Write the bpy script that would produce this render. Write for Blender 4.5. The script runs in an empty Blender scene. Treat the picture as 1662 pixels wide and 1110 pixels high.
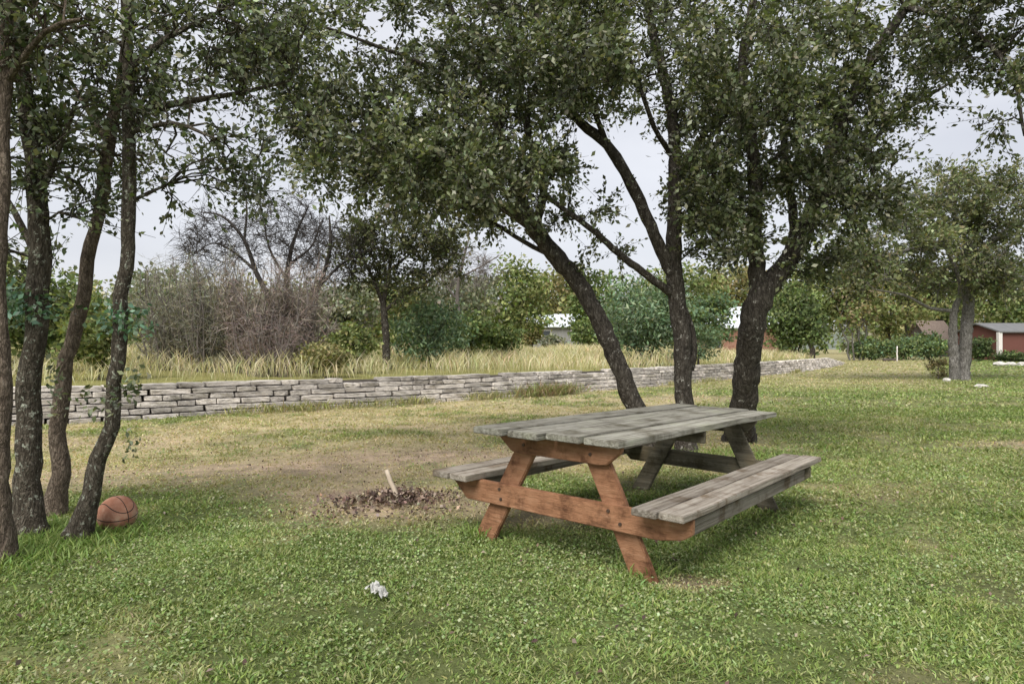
import bpy, bmesh, math, random
import numpy as np
from mathutils import Vector, Matrix

# ------------------------------------------------------------------ camera, sky, sun, exposure
CAM_H, FPX, HZ, CX = 1.256, 1100.0, 563.0, 831.0      # eye height (m), focal length and horizon of the 1662 px photograph
scene = bpy.context.scene
C = scene.collection
cam = bpy.data.cameras.new('camera'); cam_o = bpy.data.objects.new('camera', cam); C.objects.link(cam_o)
cam.sensor_width = 36.0; cam.lens = 36.0 * FPX / 1662.0; cam.clip_start = 0.05; cam.clip_end = 3000
cam_o.location = (0, 0, CAM_H)
cam_o.rotation_euler = (math.radians(90) + math.atan((HZ - 555) / FPX), 0, 0)
scene.camera = cam_o

SUN_EL, SUN_AZ = math.radians(50), math.radians(-158)   # azimuth measured from +Y towards +X (behind-left of the camera)
world = bpy.data.worlds.new('World'); scene.world = world; world.use_nodes = True
nt = world.node_tree; nt.nodes.clear()
def N(t, k, **kw):
    n = t.nodes.new(k)
    for a, b in kw.items():
        setattr(n, a, b)
    return n
out = N(nt, 'ShaderNodeOutputWorld')
sky = N(nt, 'ShaderNodeTexSky'); sky.sky_type = 'NISHITA'; sky.sun_disc = False
sky.sun_elevation = SUN_EL; sky.sun_rotation = SUN_AZ; sky.air_density = 1.0; sky.dust_density = 3.0
bg1 = N(nt, 'ShaderNodeBackground'); bg1.inputs['Strength'].default_value = 0.10
nt.links.new(sky.outputs[0], bg1.inputs['Color'])
tc = N(nt, 'ShaderNodeTexCoord'); mp = N(nt, 'ShaderNodeMapping'); mp.inputs['Scale'].default_value = (1.0, 1.0, 3.0)
nz = N(nt, 'ShaderNodeTexNoise'); nz.inputs['Scale'].default_value = 2.2; nz.inputs['Detail'].default_value = 6
rp = N(nt, 'ShaderNodeValToRGB')
rp.color_ramp.elements[0].position = 0.3; rp.color_ramp.elements[0].color = (0.445, 0.452, 0.487, 1)
rp.color_ramp.elements[1].position = 0.72; rp.color_ramp.elements[1].color = (0.575, 0.58, 0.605, 1)
nt.links.new(tc.outputs['Generated'], mp.inputs[0]); nt.links.new(mp.outputs[0], nz.inputs['Vector']); nt.links.new(nz.outputs[0], rp.inputs[0])
bg2 = N(nt, 'ShaderNodeBackground'); bg2.inputs['Strength'].default_value = 1.0
nt.links.new(rp.outputs[0], bg2.inputs['Color'])
mx = N(nt, 'ShaderNodeMixShader'); mx.inputs[0].default_value = 0.86
nt.links.new(bg1.outputs[0], mx.inputs[1]); nt.links.new(bg2.outputs[0], mx.inputs[2]); nt.links.new(mx.outputs[0], out.inputs[0])

sl = bpy.data.lights.new('sun', 'SUN'); sl.energy = 2.5; sl.angle = math.radians(40); sl.color = (1.0, 0.95, 0.87)
so = bpy.data.objects.new('sun', sl); C.objects.link(so)
sd = Vector((math.sin(SUN_AZ) * math.cos(SUN_EL), math.cos(SUN_AZ) * math.cos(SUN_EL), math.sin(SUN_EL)))
so.rotation_euler = sd.to_track_quat('Z', 'Y').to_euler(); so.location = sd * 50
scene.view_settings.view_transform = 'Standard'; scene.view_settings.look = 'None'
scene.view_settings.gamma = 1; scene.view_settings.exposure = 0.76; scene.view_settings.use_curve_mapping = False

rng = np.random.default_rng(7); random.seed(7)

# ------------------------------------------------------------------ helpers
def at(px, py, Y):                         # a point of the photograph at distance Y
    return np.array([(px - CX) / FPX * Y, Y, CAM_H - (py - HZ) * Y / FPX])

def tag(o, label=None, cat=None, group=None, kind=None):
    if label: o['label'] = label
    if cat: o['category'] = cat
    if group: o['group'] = group
    if kind: o['kind'] = kind
    return o

def empty(name, loc=(0, 0, 0)):
    o = bpy.data.objects.new(name, None); C.objects.link(o); o.location = loc; o.empty_display_size = .2
    return o

def link(name, me, parent=None):
    o = bpy.data.objects.new(name, me); C.objects.link(o)
    if parent is not None: o.parent = parent
    return o

def mesh_np(name, V, F, mat, col=None, parent=None, smooth=False, origin=None):
    """V (n,3), F (m,k) with one face size; col (n,3) per point"""
    V = np.asarray(V, np.float32); F = np.asarray(F, np.int32)
    if origin is not None: V = V - np.asarray(origin, np.float32)
    me = bpy.data.meshes.new(name); n, (m, k) = len(V), F.shape
    me.vertices.add(n); me.vertices.foreach_set('co', V.ravel())
    me.loops.add(m * k); me.loops.foreach_set('vertex_index', F.ravel())
    me.polygons.add(m); me.polygons.foreach_set('loop_start', np.arange(0, m * k, k, dtype=np.int32))
    me.polygons.foreach_set('loop_total', np.full(m, k, np.int32))
    if smooth: me.polygons.foreach_set('use_smooth', np.ones(m, bool))
    me.update(calc_edges=True)
    if col is not None:
        a = me.attributes.new('col', 'FLOAT_COLOR', 'POINT')
        a.data.foreach_set('color', np.c_[np.asarray(col, np.float32), np.ones(n, np.float32)].ravel())
    me.materials.append(mat)
    o = link(name, me, parent)
    return o

def norm(a):
    return a / np.maximum(np.linalg.norm(a, axis=-1, keepdims=True), 1e-9)

def vnoise(x, y, s=1.0, seed=0):           # smooth value noise, vectorised
    x = np.asarray(x, float) / s + 1000; y = np.asarray(y, float) / s + 1000
    xi, yi = np.floor(x).astype(np.int64), np.floor(y).astype(np.int64); fx, fy = x - xi, y - yi
    fx, fy = fx * fx * (3 - 2 * fx), fy * fy * (3 - 2 * fy)
    def h(a, b):
        v = np.sin(a * 127.1 + b * 311.7 + seed * 74.7) * 43758.5453
        return v - np.floor(v)
    return (h(xi, yi) * (1 - fx) + h(xi + 1, yi) * fx) * (1 - fy) + (h(xi, yi + 1) * (1 - fx) + h(xi + 1, yi + 1) * fx) * fy

def sstep(a, b, x):
    t = np.clip((np.asarray(x, float) - a) / (b - a), 0, 1)
    return t * t * (3 - 2 * t)

# ------------------------------------------------------------------ materials
def new_mat(name):
    m = bpy.data.materials.new(name); m.use_nodes = True; t = m.node_tree
    b = t.nodes['Principled BSDF']; o = t.nodes['Material Output']
    return m, t, b, o

def mat_leaf(name, trans=0.3, rough=0.55, spec=0.3):
    m, t, b, o = new_mat(name)
    a = N(t, 'ShaderNodeAttribute', attribute_name='col'); t.links.new(a.outputs['Color'], b.inputs['Base Color'])
    b.inputs['Roughness'].default_value = rough; b.inputs['Specular IOR Level'].default_value = spec
    tr = N(t, 'ShaderNodeBsdfTranslucent'); mul = N(t, 'ShaderNodeMixRGB', blend_type='MULTIPLY'); mul.inputs[0].default_value = 1
    mul.inputs[2].default_value = (1.25, 1.3, 0.55, 1)
    t.links.new(a.outputs['Color'], mul.inputs[1]); t.links.new(mul.outputs[0], tr.inputs['Color'])
    mix = N(t, 'ShaderNodeMixShader'); mix.inputs[0].default_value = trans
    t.links.new(b.outputs[0], mix.inputs[1]); t.links.new(tr.outputs[0], mix.inputs[2]); t.links.new(mix.outputs[0], o.inputs['Surface'])
    return m

def ramp(t, stops):
    r = N(t, 'ShaderNodeValToRGB'); e = r.color_ramp.elements
    while len(e) < len(stops): e.new(0.5)
    for k, (p, c) in enumerate(stops):
        e[k].position = p; e[k].color = (*c, 1)
    return r

def noise_mat(name, stops, scale=6, stretch=(1, 1, 1), detail=8, rough=0.85, bump=0.3, bscale=None, coord='Object', spec=0.25, dist=0.02, rnd=0.0, blotch=None):
    """colour from stretched noise; optional per-object brightness variation"""
    m, t, b, o = new_mat(name)
    tc = N(t, 'ShaderNodeTexCoord'); mp = N(t, 'ShaderNodeMapping'); mp.inputs['Scale'].default_value = stretch
    oi = N(t, 'ShaderNodeObjectInfo'); mm = N(t, 'ShaderNodeMath', operation='MULTIPLY'); mm.inputs[1].default_value = 37.0
    t.links.new(oi.outputs['Random'], mm.inputs[0]); 
    cmb = N(t, 'ShaderNodeCombineXYZ')
    for k in range(3): t.links.new(mm.outputs[0], cmb.inputs[k])
    t.links.new(cmb.outputs[0], mp.inputs['Location'])
    n1 = N(t, 'ShaderNodeTexNoise'); n1.inputs['Scale'].default_value = scale; n1.inputs['Detail'].default_value = detail; n1.inputs['Roughness'].default_value = 0.65
    t.links.new(tc.outputs[coord], mp.inputs[0]); t.links.new(mp.outputs[0], n1.inputs['Vector'])
    r = ramp(t, stops); t.links.new(n1.outputs[0], r.inputs[0]); c = r.outputs[0]
    if rnd:
        hs = N(t, 'ShaderNodeHueSaturation'); mr = N(t, 'ShaderNodeMapRange'); mr.inputs[3].default_value = 1 - rnd; mr.inputs[4].default_value = 1 + rnd
        t.links.new(oi.outputs['Random'], mr.inputs[0]); t.links.new(mr.outputs[0], hs.inputs['Value']); t.links.new(c, hs.inputs['Color']); c = hs.outputs[0]
    if blotch:
        nb = N(t, 'ShaderNodeTexNoise'); nb.inputs['Scale'].default_value = blotch[0]; nb.inputs['Detail'].default_value = 7; nb.inputs['Roughness'].default_value = .7
        va = N(t, 'ShaderNodeVectorMath', operation='ADD'); t.links.new(tc.outputs[coord], va.inputs[0]); t.links.new(cmb.outputs[0], va.inputs[1]); t.links.new(va.outputs[0], nb.inputs['Vector'])
        rb = ramp(t, [(.36, blotch[1]), (.5, (1, 1, 1)), (.68, blotch[2])]); t.links.new(nb.outputs[0], rb.inputs[0])
        mb = N(t, 'ShaderNodeMixRGB', blend_type='MULTIPLY'); mb.inputs[0].default_value = 1; t.links.new(c, mb.inputs[1]); t.links.new(rb.outputs[0], mb.inputs[2]); c = mb.outputs[0]
    t.links.new(c, b.inputs['Base Color'])
    b.inputs['Roughness'].default_value = rough; b.inputs['Specular IOR Level'].default_value = spec
    if bump:
        n2 = N(t, 'ShaderNodeTexNoise'); n2.inputs['Scale'].default_value = bscale or scale * 2; n2.inputs['Detail'].default_value = 8; n2.inputs['Roughness'].default_value = 0.7
        t.links.new(mp.outputs[0], n2.inputs['Vector'])
        bp = N(t, 'ShaderNodeBump'); bp.inputs['Strength'].default_value = bump; bp.inputs['Distance'].default_value = dist
        t.links.new(n2.outputs[0], bp.inputs['Height']); t.links.new(bp.outputs[0], b.inputs['Normal'])
    return m

def mat_bark(name, dark, mid, light, lichen, scale=1.0, amount=0.62):
    m, t, b, o = new_mat(name)
    tc = N(t, 'ShaderNodeTexCoord'); mp = N(t, 'ShaderNodeMapping'); mp.inputs['Scale'].default_value = (1, 1, 0.35)
    t.links.new(tc.outputs['Object'], mp.inputs[0])
    n1 = N(t, 'ShaderNodeTexNoise'); n1.inputs['Scale'].default_value = 24 * scale; n1.inputs['Detail'].default_value = 6; n1.inputs['Roughness'].default_value = .7
    v = N(t, 'ShaderNodeTexVoronoi'); v.feature = 'DISTANCE_TO_EDGE'; v.inputs['Scale'].default_value = 30 * scale
    t.links.new(mp.outputs[0], n1.inputs['Vector'])
    nd = N(t, 'ShaderNodeTexNoise'); nd.inputs['Scale'].default_value = 14 * scale; nd.inputs['Detail'].default_value = 4; t.links.new(mp.outputs[0], nd.inputs['Vector'])
    dm = N(t, 'ShaderNodeMixRGB', blend_type='LINEAR_LIGHT'); dm.inputs[0].default_value = .055; t.links.new(mp.outputs[0], dm.inputs[1]); t.links.new(nd.outputs['Color'], dm.inputs[2]); t.links.new(dm.outputs[0], v.inputs['Vector'])
    r = ramp(t, [(0.3, dark), (0.52, mid), (0.72, light)]); t.links.new(n1.outputs[0], r.inputs[0])
    cr = ramp(t, [(0.0, (0.35, 0.33, 0.31)), (0.16, (1, 1, 1))]); t.links.new(v.outputs['Distance'], cr.inputs[0])
    mu = N(t, 'ShaderNodeMixRGB', blend_type='MULTIPLY'); mu.inputs[0].default_value = 0.8
    t.links.new(r.outputs[0], mu.inputs[1]); t.links.new(cr.outputs[0], mu.inputs[2])
    n3 = N(t, 'ShaderNodeTexNoise'); n3.inputs['Scale'].default_value = 16 * scale; n3.inputs['Detail'].default_value = 5; n3.inputs['Roughness'].default_value = .75
    t.links.new(tc.outputs['Object'], n3.inputs['Vector'])
    lr = ramp(t, [(amount, (0, 0, 0)), (amount + .05, (1, 1, 1))]); t.links.new(n3.outputs[0], lr.inputs[0])
    mi = N(t, 'ShaderNodeMixRGB'); t.links.new(lr.outputs[0], mi.inputs[0]); t.links.new(mu.outputs[0], mi.inputs[1]); mi.inputs[2].default_value = (*lichen, 1)
    t.links.new(mi.outputs[0], b.inputs['Base Color']); b.inputs['Roughness'].default_value = .95; b.inputs['Specular IOR Level'].default_value = .15
    ad = N(t, 'ShaderNodeMath', operation='ADD'); t.links.new(v.outputs['Distance'], ad.inputs[0]); t.links.new(n1.outputs[0], ad.inputs[1])
    bp = N(t, 'ShaderNodeBump'); bp.inputs['Strength'].default_value = 0.9; bp.inputs['Distance'].default_value = 0.03
    t.links.new(ad.outputs[0], bp.inputs['Height']); t.links.new(bp.outputs[0], b.inputs['Normal'])
    return m

M = {}
M['leaf'] = mat_leaf('oak_leaf', .28, .45, .5)
M['far_leaf'] = mat_leaf('far_leaf', .25, .7, .15)
M['grass'] = mat_leaf('grass_blade', .25, .6, .2)
M['dry'] = mat_leaf('dry_leaf', .12, .8, .1)
M['bark'] = mat_bark('oak_bark', (.035, .030, .026), (.085, .075, .063), (.17, .155, .135), (.40, .39, .35), 1.0, .60)
M['bark_left'] = mat_bark('elm_bark', (.045, .038, .030), (.105, .090, .070), (.20, .18, .15), (.38, .40, .33), 1.3, .575)
M['bark_brown'] = mat_bark('brown_bark', (.07, .055, .043), (.17, .135, .105), (.30, .25, .20), (.34, .33, .28), 1.3, .66)
M['bark_pale'] = mat_bark('pale_bark', (.10, .095, .088), (.22, .21, .195), (.36, .35, .33), (.42, .42, .40), .7, .64)
M['twig_grey'] = noise_mat('grey_twig', [(.3, (.10, .088, .080)), (.7, (.24, .21, .195))], 3, bump=0)
M['twig_dark'] = noise_mat('dark_twig', [(.3, (.025, .022, .02)), (.7, (.075, .066, .06))], 3, bump=0)
M['limestone'] = noise_mat('limestone', [(.28, (.17, .155, .14)), (.42, (.42, .39, .36)), (.58, (.64, .60, .56)), (.78, (.78, .75, .71))], 3.2, (1, 1, 1.6), rough=.92, bump=.9, bscale=9, rnd=.35, blotch=(3, (.38, .36, .33), (1.1, 1.08, 1.02)))
M['soil'] = noise_mat('wall_core', [(.3, (.035, .03, .025)), (.7, (.08, .07, .06))], 5)
M['plank'] = noise_mat('weathered_plank', [(.26, (.06, .053, .043)), (.42, (.20, .19, .158)), (.58, (.32, .31, .27)), (.78, (.46, .455, .41))], 5, (.35, 9, 9), rough=.88, bump=.9, bscale=9, rnd=.2, blotch=(4, (.45, .43, .36), (1.12, 1.16, 1.06)))
M['seat_plank'] = noise_mat('seat_plank', [(.26, (.075, .062, .05)), (.42, (.235, .205, .17)), (.6, (.36, .325, .28)), (.78, (.50, .46, .41))], 5, (.35, 9, 9), rough=.88, bump=.9, bscale=9, rnd=.18, blotch=(4, (.50, .42, .33), (1.12, 1.12, 1.08)))
M['stain'] = noise_mat('rust_stain', [(.25, (.09, .05, .03)), (.43, (.245, .120, .064)), (.6, (.315, .162, .090)), (.8, (.40, .27, .185))], 6, (.6, 3.5, 3.5), rough=.8, bump=.6, bscale=12, rnd=.12, blotch=(6, (.42, .38, .36), (1.2, 1.3, 1.4)))
M['grey_frame'] = noise_mat('grey_frame', [(.26, (.05, .043, .033)), (.5, (.15, .135, .10)), (.75, (.27, .25, .195))], 5, (.4, 7, 7), rough=.9, bump=.5, bscale=10, rnd=.1, blotch=(5, (.5, .48, .4), (1.15, 1.05, .9)))
M['bolt'] = noise_mat('old_bolt', [(.3, (.03, .025, .022)), (.7, (.10, .06, .04))], 40, rough=.6, bump=.2)
M['ball'] = noise_mat('worn_rubber', [(.32, (.26, .105, .06)), (.5, (.36, .18, .12)), (.62, (.43, .28, .20)), (.78, (.50, .40, .31))], 9, rough=.75, bump=.5, bscale=220, dist=.004)
M['seam'] = noise_mat('ball_seam', [(.3, (.012, .011, .010)), (.7, (.035, .03, .028))], 30, bump=0, rough=.8)
M['pale_wood'] = noise_mat('pale_stick', [(.3, (.36, .29, .22)), (.7, (.58, .50, .40))], 10, (1, 1, .2), bump=.3)
M['paper'] = noise_mat('scrap_paper', [(.3, (.34, .34, .32)), (.7, (.60, .60, .58))], 20, bump=.2)
M['pale_rock'] = noise_mat('pale_rock', [(.3, (.42, .40, .37)), (.7, (.70, .68, .64))], 6, bump=.5)
M['brick'] = noise_mat('red_brick', [(.3, (.10, .042, .035)), (.7, (.19, .08, .065))], 14, (1, 1, 4), bump=.3)
M['rust_wall'] = noise_mat('rust_wall', [(.3, (.24, .12, .085)), (.7, (.40, .24, .18))], 4, bump=.2)
M['grey_wall'] = noise_mat('grey_boards', [(.3, (.17, .17, .17)), (.7, (.30, .30, .30))], 4, (6, 6, .4), bump=.2)
M['tin'] = noise_mat('metal_roof', [(.3, (.55, .60, .66)), (.7, (.70, .75, .80))], 2, (5, .5, .5), rough=.4, bump=.1, spec=.5)
M['dull_tin'] = noise_mat('dull_metal_roof', [(.3, (.11, .11, .112)), (.7, (.20, .20, .203))], 2, (5, .5, .5), rough=.5, bump=.1)
M['shingle'] = noise_mat('brown_shingle', [(.3, (.13, .10, .085)), (.7, (.22, .175, .15))], 5, bump=.3)
M['white'] = noise_mat('white_paint', [(.3, (.62, .58, .56)), (.7, (.78, .75, .73))], 4, bump=.1, rough=.6)
M['glass'] = noise_mat('window_glass', [(.3, (.03, .035, .04)), (.7, (.06, .07, .08))], 2, bump=0, rough=.12, spec=.6)
M['dark_wood'] = noise_mat('dark_wood', [(.3, (.05, .042, .036)), (.7, (.12, .10, .085))], 6, bump=.3)

# ------------------------------------------------------------------ the lie of the land
WPX = np.array([-11.5, -9.4, -7.6, -6.55, -4.7, -2.79, -.9, 1.12, 3.2, 5.4, 9.4, 14.0, 19.0, 23.5])
WPY = np.array([8.0, 9.4, 10.75, 11.6, 13.0, 14.5, 16.05, 17.9, 20.0, 22.4, 27.4, 33.2, 40.8, 48.0])
def wall_y(x):
    x = np.asarray(x, float)
    e0 = WPY[0] + (x - WPX[0]) * .6; e1 = WPY[-1] + (x - WPX[-1]) * 1.6
    return np.where(x < WPX[0], e0, np.where(x > WPX[-1], e1, np.interp(x, WPX, WPY)))
def behind(x, y):                          # distance behind the wall's front face (approx.)
    return (np.asarray(y, float) - wall_y(x)) * .70
TX, TY, TYAW, TA, TB = .152, 3.854, .909, -.018, -.025
TD = np.array([math.cos(TYAW), math.sin(TYAW)]); TN = np.array([TD[1], -TD[0]])
def ground_z(x, y):
    x = np.asarray(x, float); y = np.asarray(y, float)
    s = behind(x, y); endf = 1 - sstep(17, 25, x)
    z = (.50 * sstep(.12, .75, s) + .38 * sstep(1.5, 16, s)) * endf
    u = (x - TX) * TD[0] + (y - TY) * TD[1]; v = (x - TX) * TN[0] + (y - TY) * TN[1]
    w = np.exp(-(((u - 1.2) / 2.6) ** 2 + (v / 1.8) ** 2) ** 2)
    z = z + w * (TA * (u - 1.2) + TB * v)
    near = np.exp(-((y - 4) / 14.) ** 2)
    z = z + near * (1 - w) * .05 * (vnoise(x, y, 1.3, 3) - .5) + .02 * near * (1 - w) * (vnoise(x, y, .35, 5) - .5)
    z = z + .05 * np.exp(-(((x + 1.0) / .55) ** 2 + ((y - 5.35) / .45) ** 2))           # little leaf mound
    z = z + .35 * sstep(30, 60, y) * (vnoise(x, y, 18., 9) - .5) * 1.0
    return z
def gz(x, y): return float(ground_z(np.array([x]), np.array([y]))[0])

def dryness(x, y):                          # 0 lush .. 1 dry straw
    x = np.asarray(x, float); y = np.asarray(y, float)
    n = vnoise(x, y, 1.6, 11) * .6 + vnoise(x, y, .5, 12) * .4
    far_mix = 1 - .75 * sstep(.42, .72, vnoise(x * .6, y, .9, 16) * .6 + vnoise(x, y, .33, 17) * .4)
    d = far_mix * sstep(4.9, 7.4, y + 1.3 * (n - .5) - .32 * np.maximum(x, 0) * 1.6) * .95
    right = sstep(1.0, 2.8, x - .16 * y)
    far_r = sstep(16, 24, y) * (1 - sstep(-1.5, 1.5, x - .63 * y)) 
    d = d * (1 - right) + right * np.maximum(.08 + .3 * (n - .4), .6 * far_r)
    d = np.clip(d + .35 * (n - .5) + (.5 - .3 * right) * sstep(.58, .8, vnoise(x, y, .75, 14) * .7 + vnoise(x, y, .2, 15) * .3), 0, 1)
    return d
def bareness(x, y):                         # bare earth patches
    x = np.asarray(x, float); y = np.asarray(y, float)
    n = vnoise(x, y, .55, 21) * .6 + vnoise(x, y, .17, 22) * .4
    def blob(cx, cy, rx, ry): return np.exp(-(((x - cx) / rx) ** 2 + ((y - cy) / ry) ** 2))
    b = .95 * blob(-1.05, 5.35, .75, .7) + .95 * blob(-2.7, 6.9, 2.1, .65) + .55 * blob(-.6, 7.9, 1.8, .6) + .5 * blob(-1.7, 5.9, .8, .35) + .65 * blob(-4.6, 6.2, 1.3, .5) + .8 * blob(.95, 3.62, .22, .12) + .9 * blob(6.35, 8.6, .75, .35)
    b = b + .55 * blob(.3, 5.0, .7, .5) + .45 * blob(-1.3, 7.6, 1.2, .6) + .15 * blob(-.95, 3.25, .6, .16) + .5 * blob(-5.5, 9.0, 2.5, .7) + .45 * blob(-1.5, 10.5, 3.0, .6) + .4 * blob(1.5, 12.5, 2.0, .7) + .5 * blob(5.0, 16.5, 2.5, 1.2)
    return np.clip(b * (.55 + .9 * n) - .08, 0, 1)

def grid_axis(parts):
    a = []
    for lo, hi, st in parts: a += list(np.arange(lo, hi, st))
    a.append(parts[-1][1]); return np.array(a)
gx = grid_axis([(-900, -200, 70), (-200, -60, 14), (-60, -20, 2), (-20, -8, .4), (-8, 8, .12), (8, 26, .4), (26, 80, 2), (80, 200, 15), (200, 900, 70)])
gy = grid_axis([(-60, -10, 8), (-10, 1, 1), (1, 9, .1), (9, 26, .22), (26, 56, .6), (56, 120, 4), (120, 300, 20), (300, 1500, 120)])
GX, GY = np.meshgrid(gx, gy); gxx, gyy = GX.ravel(), GY.ravel()
GV = np.c_[gxx, gyy, ground_z(gxx, gyy)]
nxg, nyg = len(gx), len(gy)
ii = (np.arange(nyg - 1)[:, None] * nxg + np.arange(nxg - 1)[None]).ravel()
GF = np.c_[ii, ii + 1, ii + 1 + nxg, ii + nxg]
def ground_col(x, y):
    d = dryness(x, y)[:, None]; b = bareness(x, y)[:, None]; n = vnoise(x, y, .3, 31)[:, None]; s = behind(x, y)
    lush = np.array([.125, .155, .06]) * (.75 + .5 * n); straw = np.array([.43, .365, .225]) * (.8 + .4 * n); earth = np.array([.45, .345, .26]) * (.6 + .8 * vnoise(x, y, .13, 33)[:, None])
    c = lush * (1 - d) + straw * d; c = c * (1 - b) + earth * b
    bw = (sstep(.2, .8, s) * (1 - sstep(17, 25, x)))[:, None]
    return c * (1 - bw) + np.array([.26, .25, .10]) * (.7 + .6 * n) * bw
m, t, b, o = new_mat('lawn_ground')
a = N(t, 'ShaderNodeAttribute', attribute_name='col'); tc = N(t, 'ShaderNodeTexCoord')
n1 = N(t, 'ShaderNodeTexNoise'); n1.inputs['Scale'].default_value = 38; n1.inputs['Detail'].default_value = 8; n1.inputs['Roughness'].default_value = .75
n2 = N(t, 'ShaderNodeTexNoise'); n2.inputs['Scale'].default_value = 4; n2.inputs['Detail'].default_value = 8; n2.inputs['Roughness'].default_value = .7
t.links.new(tc.outputs['Object'], n1.inputs[0]); t.links.new(tc.outputs['Object'], n2.inputs[0])
r1 = ramp(t, [(.3, (.45, .45, .42)), (.5, (.95, .95, .95)), (.72, (1.35, 1.32, 1.25))]); r2 = ramp(t, [(.3, (.72, .76, .72)), (.7, (1.2, 1.16, 1.1))])
t.links.new(n1.outputs[0], r1.inputs[0]); t.links.new(n2.outputs[0], r2.inputs[0])
m1 = N(t, 'ShaderNodeMixRGB', blend_type='MULTIPLY'); m1.inputs[0].default_value = 1; m2 = N(t, 'ShaderNodeMixRGB', blend_type='MULTIPLY'); m2.inputs[0].default_value = 1
t.links.new(a.outputs['Color'], m1.inputs[1]); t.links.new(r1.outputs[0], m1.inputs[2]); t.links.new(m1.outputs[0], m2.inputs[1]); t.links.new(r2.outputs[0], m2.inputs[2])
t.links.new(m2.outputs[0], b.inputs['Base Color']); b.inputs['Roughness'].default_value = .95; b.inputs['Specular IOR Level'].default_value = .1
bp = N(t, 'ShaderNodeBump'); bp.inputs['Strength'].default_value = .7; bp.inputs['Distance'].default_value = .03
t.links.new(n1.outputs[0], bp.inputs['Height']); t.links.new(bp.outputs[0], b.inputs['Normal'])
M['ground'] = m
tag(mesh_np('ground', GV, GF, M['ground'], ground_col(gxx, gyy), smooth=True), kind='structure')

# low wooded hills on the horizon
hx = np.linspace(-520, 520, 140); prof = 9 + 20 * vnoise(hx, hx * 0, 120, 41) + 5 * vnoise(hx, hx * 0, 26, 42) + 1.6 * vnoise(hx, hx * 0, 5, 43)
prof = prof * (.45 + .75 * sstep(60, -220, hx))
rows = []
for k, f in enumerate(np.linspace(0, 1, 9)):
    rows.append(np.c_[hx, 330 + 160 * f + 10 * np.sin(hx / 60), prof * math.sin(f * math.pi / 2) - .5 + (vnoise(hx, hx * 0 + k * 9, 7, 44) - .5) * 2.2 * f])
HV = np.concatenate(rows); nh = len(hx); ii = (np.arange(8)[:, None] * nh + np.arange(nh - 1)[None]).ravel()
M['hill'] = noise_mat('wooded_hill', [(.3, (.10, .12, .10)), (.7, (.19, .21, .17))], .12, bump=.5, dist=1.0)
tag(mesh_np('hills', HV, np.c_[ii, ii + 1, ii + 1 + nh, ii + nh], M['hill'], smooth=True), kind='structure')

# ------------------------------------------------------------------ tubes, limbs, leaves
def catmull(P, step):
    P = np.asarray(P, float); Q = np.vstack([2 * P[0] - P[1], P, 2 * P[-1] - P[-2]]); o = []
    for k in range(1, len(Q) - 2):
        n = max(2, int(np.linalg.norm(Q[k + 1][:3] - Q[k][:3]) / step))
        for t in np.arange(n) / n:
            a, b, c, d = Q[k - 1], Q[k], Q[k + 1], Q[k + 2]
            o.append(.5 * (2 * b + (c - a) * t + (2 * a - 5 * b + 4 * c - d) * t * t + (3 * b - a - 3 * c + d) * t ** 3))
    o.append(P[-1]); return np.array(o)

class Tubes:
    def __init__(s): s.V = []; s.F = []; s.n = 0
    def add(s, P, R, sides=8, rough=0.0):
        P = np.asarray(P, float); R = np.asarray(R, float); n = len(P)
        T = norm(np.gradient(P, axis=0)); ref = np.array([0, 0, 1.]) if abs(T[0, 2]) < .8 else np.array([1., 0, 0])
        A = norm(np.cross(T, np.cross(ref, T) * 0 + ref)); 
        for k in range(1, n):                          # keep the frames from twisting
            a = A[k - 1] - T[k] * (A[k - 1] @ T[k]); A[k] = a / max(np.linalg.norm(a), 1e-9)
        B = np.cross(T, A); th = np.arange(sides) / sides * 2 * math.pi
        rr = R[:, None] * np.ones((1, sides))
        if rough:
            ln = np.r_[0, np.cumsum(np.linalg.norm(np.diff(P, axis=0), axis=1))]
            ph = rng.uniform(0, 50)
            rr = rr * (1 + rough * (vnoise(np.cos(th)[None] * 1.6 + ph, ln[:, None] * 4 + np.sin(th)[None] * 1.6, .8, 2) - .5) * 2 + rough * .6 * (vnoise(np.cos(th)[None] * 3 + ph, ln[:, None] * 11 + np.sin(th)[None] * 3, .7, 4) - .5) * 2)
        V = P[:, None, :] + rr[..., None] * (np.cos(th)[None, :, None] * A[:, None] + np.sin(th)[None, :, None] * B[:, None])
        i = (np.arange(n - 1)[:, None] * sides + np.arange(sides)[None]); j = (np.arange(n - 1)[:, None] * sides + (np.arange(sides)[None] + 1) % sides)
        F = np.stack([i, j, j + sides, i + sides], -1).reshape(-1, 4) + s.n
        s.V.append(V.reshape(-1, 3)); s.F.append(F); s.n += n * sides
    def build(s, name, mat, parent, origin):
        return mesh_np(name, np.concatenate(s.V), np.concatenate(s.F), mat, None, parent, True, origin)

def leaf_mesh(P, size, aspect, col, updir=.35, curl=.25, along=None):
    """rhombic leaves: P (n,3) base points, size (n,), col (n,3)"""
    n = len(P); D = rng.normal(size=(n, 3)) + np.array([0, 0, -.15])
    if along is not None: D = D * .75 + along * 1.1
    D = norm(D); W = rng.normal(size=(n, 3)) + np.array([0, 0, updir])
    S = norm(np.cross(D, W)); U = np.cross(S, D); L = size[:, None]
    mid = P + D * L * .5; hw = L * aspect * .5
    V = np.stack([P, mid + S * hw + U * hw * curl, P + D * L, mid - S * hw + U * hw * curl], 1).reshape(-1, 3)
    F = np.arange(n * 4).reshape(n, 4)
    return V, F, np.repeat(col, 4, axis=0)

def pick_cols(n, pal, w=None, var=.25):
    pal = np.array(pal); k = rng.choice(len(pal), n, p=w); c = pal[k] * (1 + var * rng.uniform(-1, 1, (n, 1)))
    return np.clip(c * (1 + .06 * rng.normal(size=(n, 3))), .005, .9)

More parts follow.
